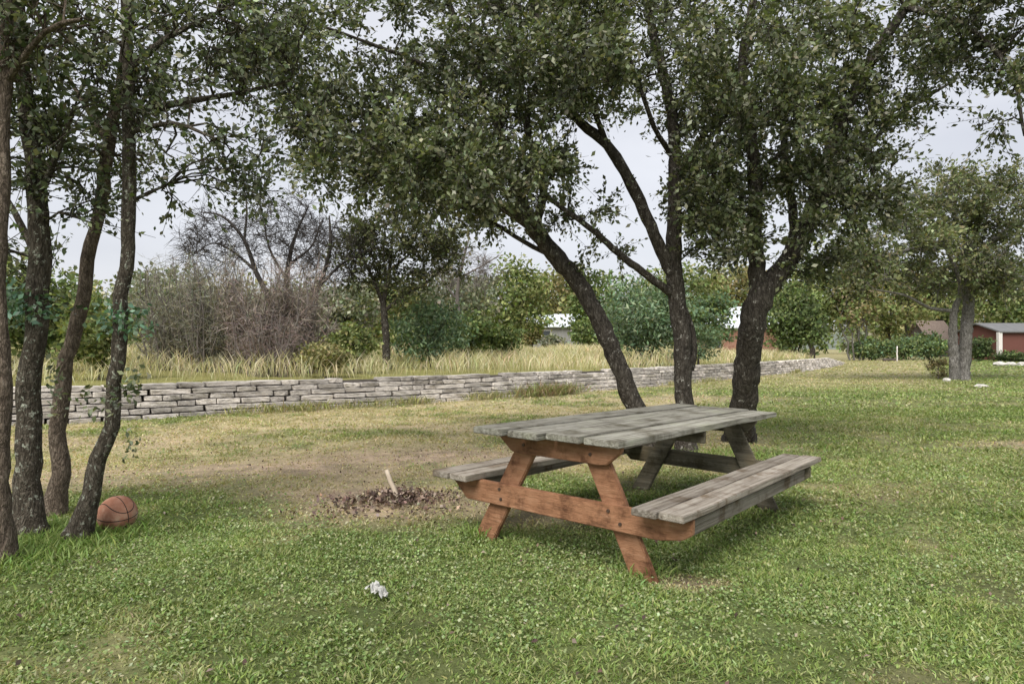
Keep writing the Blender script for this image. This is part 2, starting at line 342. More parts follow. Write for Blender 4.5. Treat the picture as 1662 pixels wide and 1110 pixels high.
OAK = [(.068, .084, .040), (.098, .12, .056), (.15, .175, .09), (.235, .25, .155), (.34, .35, .26)]
OAKW = [.28, .28, .22, .14, .08]

def make_tree(name, label, cat, group, limbs, blobs, ncl, bark, base, twigs=9, lpt=20, lsize=.055, aspect=.55, pal=OAK, palw=OAKW, leafmat='leaf',
              trunk_name='trunk', sides=12, twl=(.18, .44), flare=1.6, rough=.10, minr=.05, seed=1, rscale=.80, sprouts=None, twig_mat=None, tw_r=.004):
    """limbs: list of polylines [(x,y,z,r),...], the first is the trunk; blobs: (centre, radii, weight, density)"""
    global rng
    rng = np.random.default_rng(seed)
    root = empty(name, base); tag(root, label, cat, group)
    tk = Tubes(); br = Tubes(); nodes = []; nrad = []
    for q, L in enumerate(limbs):
        L = np.array(L, float); L[:, 3] *= rscale; S = catmull(L, .09 if L[0, 3] > .05 else .14)
        P, R = S[:, :3].copy(), np.maximum(S[:, 3], .004)
        P[1:-1] += (np.random.default_rng(seed + q).normal(size=(len(P) - 2, 3))) * R[1:-1, None] * .07
        if q == 0 and flare > 1:
            h = P[:, 2] - P[0, 2]; R = R * (1 + (flare - 1) * np.exp(-h / .16))
            P = np.vstack([P[0] - np.array([0, 0, .15]), P]); R = np.r_[R[0] * 1.15, R]
        (tk if q == 0 or R.max() > minr else br).add(P, R, sides if R.max() > .04 else 6, rough)
        ok = R < .20
        if q == 0: ok &= (P[:, 2] - P[0, 2]) > .45 * (P[:, 2].max() - P[0, 2])
        nodes.append(P[ok]); nrad.append(R[ok])
    nodes = np.concatenate(nodes); nrad = np.concatenate(nrad)
    LP, LC, LD = [], [], []
    if ncl:
        w = np.array([b[2] for b in blobs], float); w /= w.sum(); cents = []
        for k in rng.choice(len(blobs), ncl, p=w):
            c, r = np.array(blobs[k][0]), np.array(blobs[k][1])
            d = norm(rng.normal(size=3)) * rng.uniform(.15, 1) ** .5
            cents.append(np.r_[c + d * r])
        cents = np.array(cents)
        dist = np.array([np.min(np.linalg.norm(nodes - c, axis=1)) for c in cents]); order = np.argsort(dist)
        for ci in order:
            c = cents[ci]; dv = nodes - c
            cost = np.linalg.norm(dv, axis=1) + .6 * np.maximum(dv[:, 2], 0) + .4 * (nrad < .008)
            k = int(np.argmin(cost)); p0 = nodes[k]; L = np.linalg.norm(c - p0)
            if L < .05: continue
            ctrl = (p0 + c) / 2 + np.array([0, 0, .16 * L]) + rng.normal(size=3) * .12 * L
            tt = np.linspace(0, 1, max(4, int(L / .22) + 2))[:, None]
            path = (1 - tt) ** 2 * p0 + 2 * tt * (1 - tt) * ctrl + tt ** 2 * c
            path[1:-1] += rng.normal(size=(len(path) - 2, 3)) * .025
            r0 = min(nrad[k] * .6, .007 + .011 * L); rad = np.linspace(r0, min(r0, tw_r * 1.3), len(path))
            br.add(path, rad, 5 if r0 > .012 else 4)
            nodes = np.vstack([nodes, path[1:]]); nrad = np.r_[nrad, rad[1:]]
            hue = 1 + .30 * rng.normal(); 
            nt_ = max(2, int(twigs * rng.uniform(.6, 1.35)))
            outd = norm(c - p0 + np.array([0, 0, .1]))
            for _ in range(nt_):
                b0 = path[-1] + (path[-2] - path[-1]) * rng.uniform(0, 1.6)
                d = norm(outd * .5 + rng.normal(size=3) * .8); ln = rng.uniform(*twl)
                m_ = max(3, int(lpt * rng.uniform(.6, 1.3))); f = np.sort(rng.uniform(.12, 1.03, m_))[:, None]
                bend = rng.normal(size=3) * .25 * ln + np.array([0, 0, -.12 * ln])
                tp = b0 + d * ln * np.array([[0], [.5], [1]]) + bend * np.array([[0], [.25], [1]])
                br.add(tp, [tw_r, tw_r * .75, tw_r * .35], 3)
                if lpt:
                    LP.append(b0 + d * ln * f + bend * f * f + rng.normal(size=(m_, 3)) * .022 * (lsize / .05)); LC.append(np.full(m_, hue)); LD.append(np.tile(d, (m_, 1)))
    tk.build(trunk_name, M[bark], root, base)
    if br.n: br.build('branches', M[twig_mat or bark], root, base)
    if sprouts:
        for (c, r, n_) in sprouts:
            SP = np.array(c) + np.clip(rng.normal(size=(n_, 3)), -1.8, 1.8) * np.array(r) * .6
            V, F, cc = leaf_mesh(SP, lsize * rng.uniform(.7, 1.3, n_), aspect, pick_cols(n_, [(.10, .19, .13), (.15, .26, .18), (.08, .14, .08), (.22, .31, .23)] if n_ > 100 else LEFT))
            mesh_np('sprout', V, F, M[leafmat], cc, root, False, base)['kind'] = 'stuff'
    if LP:
        LP = np.concatenate(LP); LC = np.concatenate(LC); n = len(LP)
        col = pick_cols(n, pal, palw) * np.clip(LC, .5, 1.6)[:, None]
        V, F, cc = leaf_mesh(LP, lsize * rng.uniform(.4, 1.45, n), aspect, col, along=np.concatenate(LD))
        mesh_np('crown', V, F, M[leafmat], cc, root, False, base)
    return root

def limb(Y0, *pts):                          # (px, py, radius[, dY])
    return [(*at(p[0], p[1], Y0 + (p[3] if len(p) > 3 else 0)), p[2]) for p in pts]
def blob(px, py, Y, rpx, rpy, rd, w):
    return (at(px, py, Y), (rpx * Y / FPX, rd, rpy * Y / FPX), w)

# ---- the three oaks behind the table
Y = 8.0
def on_ground(px, Y):
    x = (px - CX) / FPX * Y; return np.array([x, Y, gz(x, Y)])
g_oak = 'oaks behind the picnic table'
def ground_limb(px, Y, r): p = on_ground(px, Y); return (*p, r)
L1 = [[ground_limb(1064, 8.0, .17)] + limb(8, (1030, 655, .16), (990, 560, .155), (945, 470, .15), (905, 420, .15, -.05), (860, 365, .14, -.1)),
      limb(8, (862, 367, .09, -.1), (790, 320, .075, -.3), (700, 282, .055, -.5), (600, 240, .04, -.7), (500, 212, .022, -.8)),
      limb(8, (860, 365, .11, -.1), (828, 270, .09, .1), (800, 180, .075, .2), (760, 80, .06, .2), (700, -60, .04, .3)),
      limb(8, (868, 378, .09, -.1), (882, 300, .07, -.4), (855, 200, .055, -.6), (880, 90, .045, -.7), (860, -80, .03, -.8)),
      limb(8, (905, 420, .05, -.05), (850, 392, .045, .3), (770, 345, .032, .6), (690, 320, .02, .9)),
      limb(8, (800, 180, .05, .2), (700, 110, .04, 0), (600, 70, .03, -.2), (520, 40, .018, -.3))]
B1 = [blob(560, 225, 7.4, 115, 60, .9, 1.1), blob(700, 235, 7.5, 120, 95, 1.0, 1.5), blob(790, 200, 7.8, 90, 150, 1.2, 1.7), blob(640, 90, 7.6, 180, 95, 1.3, 1.8),
      blob(820, 60, 7.9, 150, 110, 1.4, 1.6), blob(700, -90, 8, 260, 90, 1.8, .8), blob(660, 320, 7.9, 80, 40, .8, .35), blob(500, 130, 7.3, 70, 80, .8, .45), blob(780, 335, 7.9, 60, 45, .7, .35)]
B1 += [blob(430, 90, 7.3, 80, 90, .8, .7), blob(600, 260, 6.6, 120, 60, .8, 1.0), blob(740, 290, 6.7, 90, 75, .8, 1.2), blob(830, 130, 6.6, 110, 110, .8, .6), blob(850, 300, 6.9, 45, 60, .5, .5)]
make_tree('leaning_oak', 'oak with the slanted dark trunk leaning left behind the picnic table', 'tree', g_oak, L1, B1, 335, 'bark', on_ground(1064, 8.0), seed=11, lpt=24, lsize=.057, rscale=.68)
L2 = [[ground_limb(1113, 8.1, .155)] + limb(8.1, (1110, 655, .145), (1107, 560, .14), (1095, 450, .135), (1095, 350, .115), (1096, 250, .10), (1085, 150, .085, .1), (1060, 50, .07, .2), (1040, -90, .05, .2)),
      limb(8.1, (1095, 455, .11), (1062, 380, .095, -.1), (1020, 290, .09, -.2), (985, 235, .08, -.3), (935, 190, .07, -.35), (900, 130, .055, -.4), (870, 40, .045, -.4), (850, -70, .03, -.4)),
      limb(8.1, (985, 235, .05, -.3), (962, 170, .045, -.5), (930, 90, .035, -.7), (940, 0, .025, -.8)),
      limb(8.1, (1092, 478, .07), (1015, 420, .055, -.3), (960, 372, .045, -.5), (905, 332, .035, -.6), (860, 290, .02, -.7)),
      limb(8.1, (1095, 300, .065), (1142, 220, .055, .3), (1190, 140, .045, .5), (1230, 30, .03, .6)),
      limb(8.1, (1092, 255, .05), (1062, 205, .042, -.3), (1040, 140, .035, -.4), (1010, 60, .025, -.5)),
      limb(8.1, (1120, 600, .06), (1127, 565, .055, .05), (1122, 535, .05, .08), (1112, 500, .04, .08))]
B2 = [blob(920, 60, 7.8, 120, 110, 1.3, 1.4), blob(1050, 60, 7.9, 140, 120, 1.5, 1.8), blob(1170, 90, 8.3, 110, 120, 1.3, 1.3), blob(1150, 330, 8.1, 60, 95, .7, 1.0), blob(930, 370, 7.6, 80, 45, .6, .42),
      blob(980, 130, 7.7, 90, 70, .9, .6), blob(1000, -90, 8, 240, 90, 1.8, .8), blob(1010, 400, 7.7, 60, 40, .5, .22), blob(1140, 190, 8.2, 70, 60, .8, .7), blob(900, 290, 7.6, 50, 50, .6, .25)]
B2 += [blob(1060, 90, 6.7, 130, 80, .9, .7), blob(940, 120, 6.7, 80, 80, .8, .7), blob(1150, 310, 7.3, 50, 100, .5, .6)]
make_tree('upright_oak', 'oak with the thin upright forking trunk, middle of three behind the table', 'tree', g_oak, L2, B2, 235, 'bark', on_ground(1113, 8.1), seed=12, lpt=24, lsize=.057, rscale=.75, flare=1.25)
L3 = [[ground_limb(1196, 9.1, .235)] + limb(8, (1205, 665, .21, .55), (1214, 580, .20, .2), (1224, 515, .20), (1240, 468, .20)),
      limb(8, (1240, 470, .16), (1272, 438, .155, .05), (1312, 360, .135, .1), (1342, 270, .115, .15), (1372, 180, .10, .1), (1420, 90, .08, 0), (1480, 0, .065, -.2), (1540, -100, .045, -.3)),
      limb(8, (1234, 475, .14), (1226, 400, .12), (1226, 300, .105, -.1), (1216, 200, .09, -.2), (1206, 100, .07, -.3), (1230, -30, .05, -.3)),
      limb(8, (1262, 450, .09, .1), (1288, 385, .075, .4), (1282, 300, .065, .6), (1272, 200, .055, .7), (1292, 90, .04, .8)),
      limb(8, (1342, 272, .05, .15), (1402, 248, .04, .4), (1455, 190, .032, .6), (1550, 130, .02, .7)),
      limb(8, (1312, 362, .045, .1), (1390, 330, .033, -.2), (1450, 296, .02, -.3)),
      limb(8, (1470, 10, .05, -.2), (1560, 35, .04, -.6), (1640, 110, .03, -.9), (1665, 220, .018, -1.0)),
      limb(8, (1226, 380, .05), (1180, 330, .04, -.3), (1150, 260, .03, -.5))]
B3 = [blob(1300, 80, 8, 120, 120, 1.5, 1.7), blob(1430, 70, 7.9, 120, 80, 1.4, 1.5), blob(1190, 370, 7.9, 45, 75, .6, .55), blob(1330, 280, 8.1, 85, 105, 1.0, 1.0), blob(1400, 225, 8.2, 60, 85, .8, .85),
      blob(1260, 230, 8, 90, 100, 1.1, 1.0), blob(1560, 40, 7.6, 110, 60, 1.1, 1.0), blob(1630, 130, 7.1, 45, 90, .6, .55), blob(1690, 60, 7, 60, 120, .9, .5), blob(1330, -100, 8, 260, 90, 1.8, .8),
      blob(1400, 350, 7.9, 55, 35, .5, .25), blob(1470, 150, 8.2, 70, 45, .6, .4), blob(1340, 420, 8, 40, 30, .4, .18)]
B3 += [blob(1240, 120, 6.7, 110, 90, .9, .8), blob(1350, 110, 6.7, 110, 90, .9, .8), blob(1190, 340, 7.1, 55, 90, .5, .6), blob(1310, 320, 7.2, 80, 90, .5, .5), blob(1400, 300, 7.5, 70, 70, .5, .6)]
make_tree('stout_oak', 'oak with the thickest dark trunk, right of three behind the table', 'tree', g_oak, L3, B3, 310, 'bark', on_ground(1196, 9.1), seed=13, lpt=24, lsize=.057, rscale=.78, flare=1.2)

# ---- the clump of thin trunks on the left
LEFT = [(.068, .088, .046), (.10, .126, .064), (.15, .178, .095), (.22, .24, .155), (.31, .33, .24)]
LEFTW = [.30, .30, .22, .12, .06]
g_left = 'slender trees at the left edge'
T1 = [[ground_limb(6, 3.95, .075)] + limb(3.95, (2, 760, .06), (6, 660, .055), (2, 560, .052), (-4, 430, .05), (4, 300, .048), (2, 200, .047), (8, 110, .045), (6, -60, .04), (-10, -250, .02)),
      limb(3.95, (10, 130, .03), (70, 50, .02, -.2), (130, 30, .012, -.3))]
make_tree('slender_tree', 'pale brown slender trunk at the very left edge of the photo', 'tree', g_left, T1,
          [blob(60, 40, 3.9, 110, 60, .6, 1), blob(-40, 60, 3.9, 80, 160, .7, .8), blob(40, -160, 4, 200, 90, .8, .8), blob(-60, 330, 4, 60, 80, .4, .3)], 48, 'bark_brown', on_ground(6, 3.95), seed=21,
          lpt=15, twigs=7, lsize=.045, pal=LEFT, palw=LEFTW, twl=(.14, .34), flare=1.3)
T2 = [[ground_limb(52, 4.5, .105)] + limb(4.5, (44, 780, .092), (50, 700, .086), (46, 620, .084), (60, 540, .08), (58, 460, .08), (66, 390, .078), (54, 270, .07), (36, 140, .06), (24, 0, .05), (10, -200, .03)),
      limb(4.5, (58, 330, .03), (95, 240, .022, -.1), (120, 170, .014, -.2)), limb(4.5, (60, 420, .03), (20, 340, .024, .1), (-30, 260, .015, .2))]
make_tree('slender_tree', 'rough dark trunk, second from left, thickest of the left clump', 'tree', g_left, T2,
          [blob(90, 90, 4.5, 110, 70, .6, 1), blob(110, 260, 4.6, 80, 80, .4, .5), blob(20, 240, 4.5, 80, 90, .5, .6), blob(60, -130, 4.5, 160, 100, .8, .8), blob(20, 450, 4.6, 60, 60, .3, .35), blob(150, 330, 4.6, 40, 60, .3, .25)], 64, 'bark_left', on_ground(52, 4.5), seed=22,
          lpt=15, twigs=7, lsize=.045, pal=LEFT, palw=LEFTW, twl=(.14, .34), sprouts=[(at(50, 500, 4.45), (.15, .15, .11), 260), (at(90, 620, 4.5), (.05, .05, .2), 60), (at(5, 490, 4.4), (.12, .1, .14), 160)])
T3 = [[ground_limb(86, 5.1, .085)] + limb(5.1, (100, 770, .075), (94, 700, .07), (104, 630, .068), (108, 580, .066), (134, 490, .062), (142, 420, .06), (160, 345, .056), (176, 230, .055), (200, 100, .045), (216, -60, .035), (230, -230, .02)),
      limb(5.1, (176, 235, .03), (130, 160, .022, .1), (90, 90, .014, .2))]
make_tree('slender_tree', 'grey-brown slender trunk leaning right, third from left in the clump', 'tree', g_left, T3,
          [blob(130, 190, 5.1, 90, 60, .5, .6), blob(230, 60, 5.1, 110, 80, .7, 1), blob(160, 270, 5.1, 70, 60, .4, .55), blob(220, -130, 5, 160, 100, .8, .8)], 56, 'bark_brown', on_ground(86, 5.1), seed=23,
          lpt=15, twigs=7, lsize=.045, pal=LEFT, palw=LEFTW, twl=(.14, .34))
T4 = [[ground_limb(122, 4.42, .082)] + limb(4.42, (150, 800, .068), (160, 745, .062), (184, 690, .058), (184, 640, .056), (194, 560, .054), (196, 480, .052), (208, 400, .052), (208, 230, .052), (206, 100, .045), (200, -60, .035), (195, -240, .02)),
      limb(4.42, (208, 180, .035), (300, 165, .027, .2), (390, 150, .02, .35), (470, 130, .012, .5)), limb(4.42, (207, 215, .025), (280, 200, .018, -.2), (350, 225, .01, -.4)),
      limb(4.42, (206, 110, .03), (270, 60, .024, .1), (350, 20, .016, .2)), limb(4.42, (206, 330, .018), (270, 300, .012, .2), (330, 290, .008, .3))]
make_tree('slender_tree', 'slender trunk curving up beside the basketball, right of the left clump', 'tree', g_left, T4,
          [blob(300, 110, 4.5, 110, 80, .6, 1.0), blob(420, 40, 4.7, 90, 60, .5, .6), blob(400, 90, 4.7, 80, 90, .5, .8), blob(330, 240, 4.4, 90, 60, .5, .8), blob(200, 170, 4.4, 60, 90, .4, .7), blob(320, -120, 4.5, 200, 100, .8, .9), blob(410, 270, 4.7, 50, 70, .4, .5), blob(230, 330, 4.5, 40, 50, .3, .25)],
          100, 'bark_left', on_ground(122, 4.42), seed=24, lpt=15, twigs=7, lsize=.045, pal=LEFT, palw=LEFTW, twl=(.14, .34),
          sprouts=[(at(200, 520, 4.4), (.15, .13, .10), 260), (at(215, 620, 4.4), (.06, .06, .13), 70), (at(160, 650, 4.4), (.14, .06, .10), 60), (at(215, 720, 4.4), (.05, .05, .08), 26)])

# ---- the spreading live oak on the right lawn
Y = 25.6
OLIVE = [(.10, .125, .06), (.16, .18, .085), (.21, .23, .125), (.29, .30, .19), (.20, .18, .10)]
OLW = [.28, .3, .22, .1, .1]
L5 = [[ground_limb(1562, 25.6, .36)] + limb(25.6, (1566, 585, .34), (1568, 545, .33), (1572, 500, .32), (1575, 450, .30), (1572, 405, .26), (1590, 360, .20), (1610, 320, .14), (1630, 290, .08)),
      limb(25.4, (1549, 619, .30), (1548, 580, .27), (1547, 540, .24), (1549, 505, .19), (1560, 470, .15), (1545, 420, .12), (1520, 370, .09), (1500, 330, .05)),
      limb(25.6, (1574, 440, .2), (1550, 405, .16), (1500, 400, .12, -.6), (1440, 415, .08, -1), (1400, 410, .05, -1)),
      limb(25.6, (1572, 430, .2), (1600, 400, .17), (1640, 370, .13, .5), (1690, 350, .09, 1), (1740, 340, .05, 1)),
      limb(25.6, (1573, 400, .15), (1550, 350, .11), (1540, 310, .07), (1535, 285, .04)),
      limb(25.6, (1555, 505, .12), (1510, 500, .1, -.8), (1470, 480, .07, -1.4), (1420, 470, .04, -1.8)),
      limb(25.6, (1576, 480, .12), (1610, 460, .1, -.5), (1650, 450, .07, -.8), (1700, 450, .04, -1))]
B5 = [blob(1540, 330, 25.6, 90, 55, 2.2, 1.6), blob(1450, 390, 25, 95, 60, 2.2, 1.5), blob(1630, 340, 25.6, 90, 60, 2.2, 1.4), blob(1440, 450, 24.4, 80, 30, 1.8, .6), blob(1560, 440, 25.4, 80, 50, 2, 1.0), blob(1660, 440, 25, 70, 50, 2, 1.0),
      blob(1720, 390, 25.6, 60, 80, 2, .8), blob(1385, 430, 24.5, 35, 35, 1.2, .3)]
make_tree('live_oak', 'wide spreading oak with pale twin trunk alone on the right lawn', 'tree', None, L5, B5, 350, 'bark_pale', on_ground(1562, 25.6), seed=31, twigs=8, lpt=16, lsize=.14, pal=OLIVE, palw=OLW,
          leafmat='far_leaf', twl=(.4, .85), tw_r=.011, minr=.1, flare=1.3, rscale=.62)

# ---- dark small oak and the dead trees beyond the wall
Y = 21.0
L6 = [[ground_limb(628, 21, .16)] + limb(21, (626, 545, .14), (623, 505, .13), (622, 490, .12)), limb(21, (622, 495, .09), (606, 455, .07), (585, 410, .05), (570, 370, .03)),
      limb(21, (622, 492, .09), (632, 440, .07), (636, 390, .05), (640, 345, .03)), limb(21, (624, 505, .08), (655, 480, .06), (690, 460, .05), (735, 420, .03)), limb(21, (632, 440, .05), (680, 400, .04), (720, 370, .02))]
B6 = [blob(650, 375, 21, 85, 60, 1.8, 1.2), blob(590, 410, 21, 50, 55, 1.4, .8), blob(715, 410, 21, 65, 60, 1.5, .9), blob(640, 460, 20.6, 70, 30, 1.2, .45)]
make_tree('dark_oak', 'small dark oak standing alone in pale grass beyond the stone wall', 'tree', None, L6, B6, 190, 'bark', on_ground(628, 21), seed=32, twigs=7, lpt=12, lsize=.11, leafmat='far_leaf', twl=(.3, .6), tw_r=.008,
          pal=[(.055, .065, .032), (.085, .095, .045), (.12, .13, .065), (.17, .17, .10)], palw=[.35, .35, .2, .1], flare=1.3)
g_dead = 'bare trees beyond the wall'
def dead(label, px, Y, limbs, blobs, n, seed, mat='twig_dark'):
    make_tree('bare_tree', label, 'tree', g_dead, [[ground_limb(px, Y, limbs[0][0][2] * 1.1)] + limb(Y, *limbs[0])] + [limb(Y, *l) for l in limbs[1:]], [blob(*q) for q in blobs], n, mat, on_ground(px, Y), seed=seed,
              twigs=7, lpt=0, twl=(.25, .65), tw_r=.008, flare=1.1, rough=.08, minr=.03, sides=7)
dead('leafless dark tree forking left above the brushy thicket', 452, 22, [[(448, 540, .14), (438, 490, .12), (415, 440, .10), (396, 390, .07), (362, 352, .05), (325, 344, .02)], [(415, 440, .07), (380, 410, .05), (345, 395, .03), (310, 415, .015)], [(396, 390, .06), (400, 340, .04), (395, 300, .02)]],
     [(375, 390, 22, 85, 65, 1.4, 1), (340, 400, 22, 60, 55, 1.2, .8)], 210, 41)
dead('leafless dark tree with upright limbs above the brushy thicket', 476, 21.5, [[(470, 530, .13), (464, 480, .12), (468, 430, .10), (478, 385, .06), (500, 335, .03)], [(466, 455, .07), (440, 410, .05), (430, 370, .03), (436, 330, .015)], [(468, 430, .06), (505, 400, .04), (520, 360, .02)]],
     [(465, 370, 21.5, 75, 60, 1.4, 1), (500, 400, 21.5, 50, 60, 1.2, .8)], 210, 42)
dead('leafless tree leaning right toward the small dark oak', 498, 20.5, [[(505, 500, .11), (522, 455, .09), (536, 400, .07), (534, 350, .03)], [(520, 462, .06), (560, 425, .045), (620, 400, .025)]],
     [(545, 410, 20.5, 60, 65, 1.2, 1)], 120, 43)
dead('pale grey leafless tree right of the small dark oak', 745, 27, [[(748, 530, .12), (742, 480, .10), (750, 430, .07), (760, 390, .04)], [(744, 490, .06), (715, 450, .045), (700, 420, .02)], [(748, 450, .06), (785, 430, .04), (810, 415, .02)]],
     [(755, 440, 27, 65, 40, 1.5, 1)], 120, 44, 'twig_grey')

# ------------------------------------------------------------------ shrubs and far trees
def clump_leaves(center, radii, n, ncl, size, pal, palw, seed, drop=.4):
    """leaf points in many small clumps filling an uneven ellipsoid"""
    r_ = np.random.default_rng(seed); d = norm(r_.normal(size=(ncl, 3))) * (r_.uniform(.2, 1, (ncl, 1)) ** .45)
    d[:, 2] = np.maximum(d[:, 2], -drop - .45 * r_.uniform(size=ncl)); cc = np.array(center) + d * np.array(radii) * r_.uniform(.75, 1.12, (ncl, 1))
    k = r_.integers(0, ncl, n); sp = .2 * (np.prod(radii) ** (1 / 3.))
    P = cc[k] + np.clip(r_.normal(size=(n, 3)), -2, 2) * sp * np.array([1, 1, .6])
    hue = (1 + .25 * r_.normal(size=ncl))[k]
    return P, np.clip(hue, .5, 1.7)

def bush(name, label, cat, group, px, ytop, ybot, rpx, Y, pal, n=2600, ncl=60, size=.16, trunk=True, bark='bark', seed=1, asp=.6, depth=None, palw=None, drop=.5, stems=1, leafmat='far_leaf'):
    global rng
    rng = np.random.default_rng(seed)
    x = (px - CX) / FPX * Y; z0 = gz(x, Y); top = CAM_H - (ytop - HZ) * Y / FPX; bot = max(z0 + .02, CAM_H - (ybot - HZ) * Y / FPX)
    rx = rpx * Y / FPX; rz = (top - bot) / 2; c = np.array([x, Y, (top + bot) / 2]); base = np.array([x, Y, z0])
    root = empty(name, base); tag(root, label, cat, group)
    P, hue = clump_leaves(c, (rx, depth or rx * .9, rz), n, ncl, size, pal, palw, seed)
    P[:, 2] = np.maximum(P[:, 2], z0 + .03)
    V, F, cc = leaf_mesh(P, size * rng.uniform(.6, 1.4, n), asp, pick_cols(n, pal, palw) * hue[:, None])
    mesh_np('crown', V, F, M[leafmat], cc, root, False, base)
    tk = Tubes(); h = top - z0
    for s in range(stems):
        off = np.array([(s - (stems - 1) / 2) * rx * .35, rng.uniform(-.2, .2) * rx, 0]); p0 = base + off * .4 + np.array([0, 0, -.1]); p1 = base + off + np.array([rng.normal() * .08 * rx, 0, h * .5]); r = max(.03, .028 * h) / stems ** .8
        tk.add(catmull(np.array([p0, (p0 + p1) / 2 + rng.normal(size=3) * .04 * h, p1]), .2), np.linspace(1, .55, len(catmull(np.array([p0, (p0 + p1) / 2, p1]), .2))) * r if False else np.full(1, r).repeat(len(catmull(np.array([p0, (p0 + p1) / 2, p1]), .2))) * 1.0, 7) if False else None
        pts = np.array([p0 + (p1 - p0) * f + rng.normal(size=3) * .02 * h * (f > 0) for f in np.linspace(0, 1, 7)]); tk.add(pts, np.linspace(r, r * .5, 7), 7, .1)
        for b_ in range(7):
            a = pts[rng.integers(3, 7)]; e = P[rng.integers(0, n)]
            tk.add(np.array([a, (a + e) / 2 + np.array([0, 0, .05 * h]), e]), [r * .45, r * .28, r * .1], 5)
    tk.build('trunk', M[bark], root, base)
    return root

YG = [(.125, .155, .058), (.165, .195, .075), (.215, .235, .10), (.095, .125, .05)]
BG = [(.080, .125, .075), (.115, .165, .10), (.16, .20, .13), (.06, .09, .055)]
GR = [(.085, .12, .045), (.12, .155, .06), (.16, .19, .08), (.06, .085, .035)]
OL = [(.14, .14, .06), (.19, .18, .085), (.24, .215, .11), (.10, .105, .05)]
BR = [(.20, .165, .10), (.25, .215, .12), (.17, .17, .08), (.13, .12, .065)]
GG = [(.13, .145, .10), (.17, .18, .13), (.21, .21, .165), (.10, .115, .08)]
DK = [(.045, .065, .03), (.065, .09, .04), (.09, .115, .055)]
YG, BG, GR, OL, BR, GG, DK = [[tuple(v * f for v in c) for c in p_] for p_, f in ((YG, 1.25), (BG, 1.5), (GR, 1.5), (OL, 1.4), (BR, 1.3), (GG, 1.55), (DK, 1.2))]
sd_ = [100]
def bsh(*a, **k):
    sd_[0] += 1; return bush(*a, seed=sd_[0], **k)
gF = 'trees along the far edge of the field'; gS = 'shrubs beyond the stone wall'
# left of the thicket
bsh('leafy_tree', 'yellow-green tree behind the left clump, reaching the photo edge', 'tree', gF, -20, 395, 590, 95, 16.5, YG, n=3600, ncl=80, size=.15)
bsh('leafy_tree', 'green tree seen between the second and third left trunks', 'tree', gF, 95, 425, 590, 70, 18, GR, n=3600, ncl=70, size=.15)
bsh('shrub', 'yellow-green shrub just left of the curving left trunk', 'shrub', gS, 155, 470, 600, 55, 15, YG, n=2800, size=.12)
bsh('shrub', 'grey-green scrubby shrub at the left end of the brushy thicket', 'shrub', gS, 245, 440, 560, 70, 24, GG, n=2800, size=.17)
# shrubs between thicket and leaning oak
bsh('leafy_tree', 'grey-green tree between the leafless trees and small dark oak', 'tree', gF, 560, 455, 570, 55, 30, GG, n=3200, size=.2)
bsh('shrub', 'bright yellow-green round shrub left of the small dark oak', 'shrub', gS, 575, 525, 585, 40, 18.5, YG, n=2200, size=.11)
bsh('shrub', 'low olive weedy shrub beside the thicket, right end', 'shrub', gS, 525, 555, 600, 42, 16.5, OL, n=2000, size=.09, bark='twig_grey')
bsh('shrub', 'blue-green willowy shrub right of the small dark oak trunk', 'shrub', gS, 695, 485, 590, 62, 22, BG, n=4200, ncl=90, size=.15, asp=.35)
bsh('shrub', 'dark olive shrub between the blue-green shrub and pale grass', 'shrub', gS, 765, 505, 580, 45, 26, GR, n=2800, size=.16)
bsh('shrub', 'low green shrub at the left edge of the pale grass', 'shrub', gS, 815, 530, 572, 32, 27, GR, n=1800, size=.15)
bsh('leafy_tree', 'grey-olive tree behind the pale leafless tree', 'tree', gF, 735, 430, 560, 70, 44, GG, n=3600, ncl=80, size=.3)
bsh('leafy_tree', 'yellow-green tree left of the grey house', 'tree', gF, 835, 425, 552, 62, 50, YG, n=3800, ncl=80, size=.32, stems=2)
bsh('leafy_tree', 'olive tree rising behind the grey house roof', 'tree', gF, 905, 432, 520, 62, 84, OL, n=3400, ncl=70, size=.5)
bsh('leafy_tree', 'green tree seen just left of the leaning trunk', 'tree', gF, 965, 440, 548, 45, 56, GR, n=3000, size=.34)
bsh('shrub', 'small grey-green shrub in front of the grey house', 'shrub', gS, 900, 542, 572, 22, 44, GG, n=1500, size=.2)
bsh('leafy_tree', 'large blue-green feathery tree between leaning and upright oaks', 'tree', gF, 1045, 448, 600, 72, 27, BG, n=6500, ncl=120, size=.2, asp=.32, stems=3)
bsh('leafy_tree', 'yellow-green tree behind the fork of the upright oak', 'tree', gF, 1100, 425, 540, 80, 62, YG, n=4200, ncl=90, size=.38)
bsh('shrub', 'low dark juniper shrub right of the upright trunk base', 'shrub', gS, 1132, 520, 592, 38, 25.5, BG[:2] + DK[1:], n=3200, size=.13, asp=.3)
bsh('leafy_tree', 'olive tree above the blue metal roof', 'tree', gF, 1185, 430, 505, 60, 88, OL, n=3200, size=.5)
bsh('leafy_tree', 'dark green rounded tree just right of the stoutest trunk', 'tree', gF, 1290, 462, 570, 48, 44, GR[:2] + DK[1:], n=5200, ncl=100, size=.24, stems=3)
bsh('leafy_tree', 'bright yellow-green tree behind the dark rounded tree', 'tree', gF, 1318, 415, 556, 60, 64, YG, n=4200, ncl=80, size=.4)
bsh('leafy_tree', 'yellow-brown tree on thin pale trunks beyond the wall end', 'tree', gF, 1390, 410, 535, 50, 62, BR[:2] + YG[:2], n=3800, ncl=80, size=.38, stems=4, bark='bark_pale')
bsh('leafy_tree', 'olive tree left of the spreading oak trunk', 'tree', gF, 1455, 432, 552, 54, 72, YG[:2] + OL[:2], n=3600, ncl=80, size=.42, stems=2)
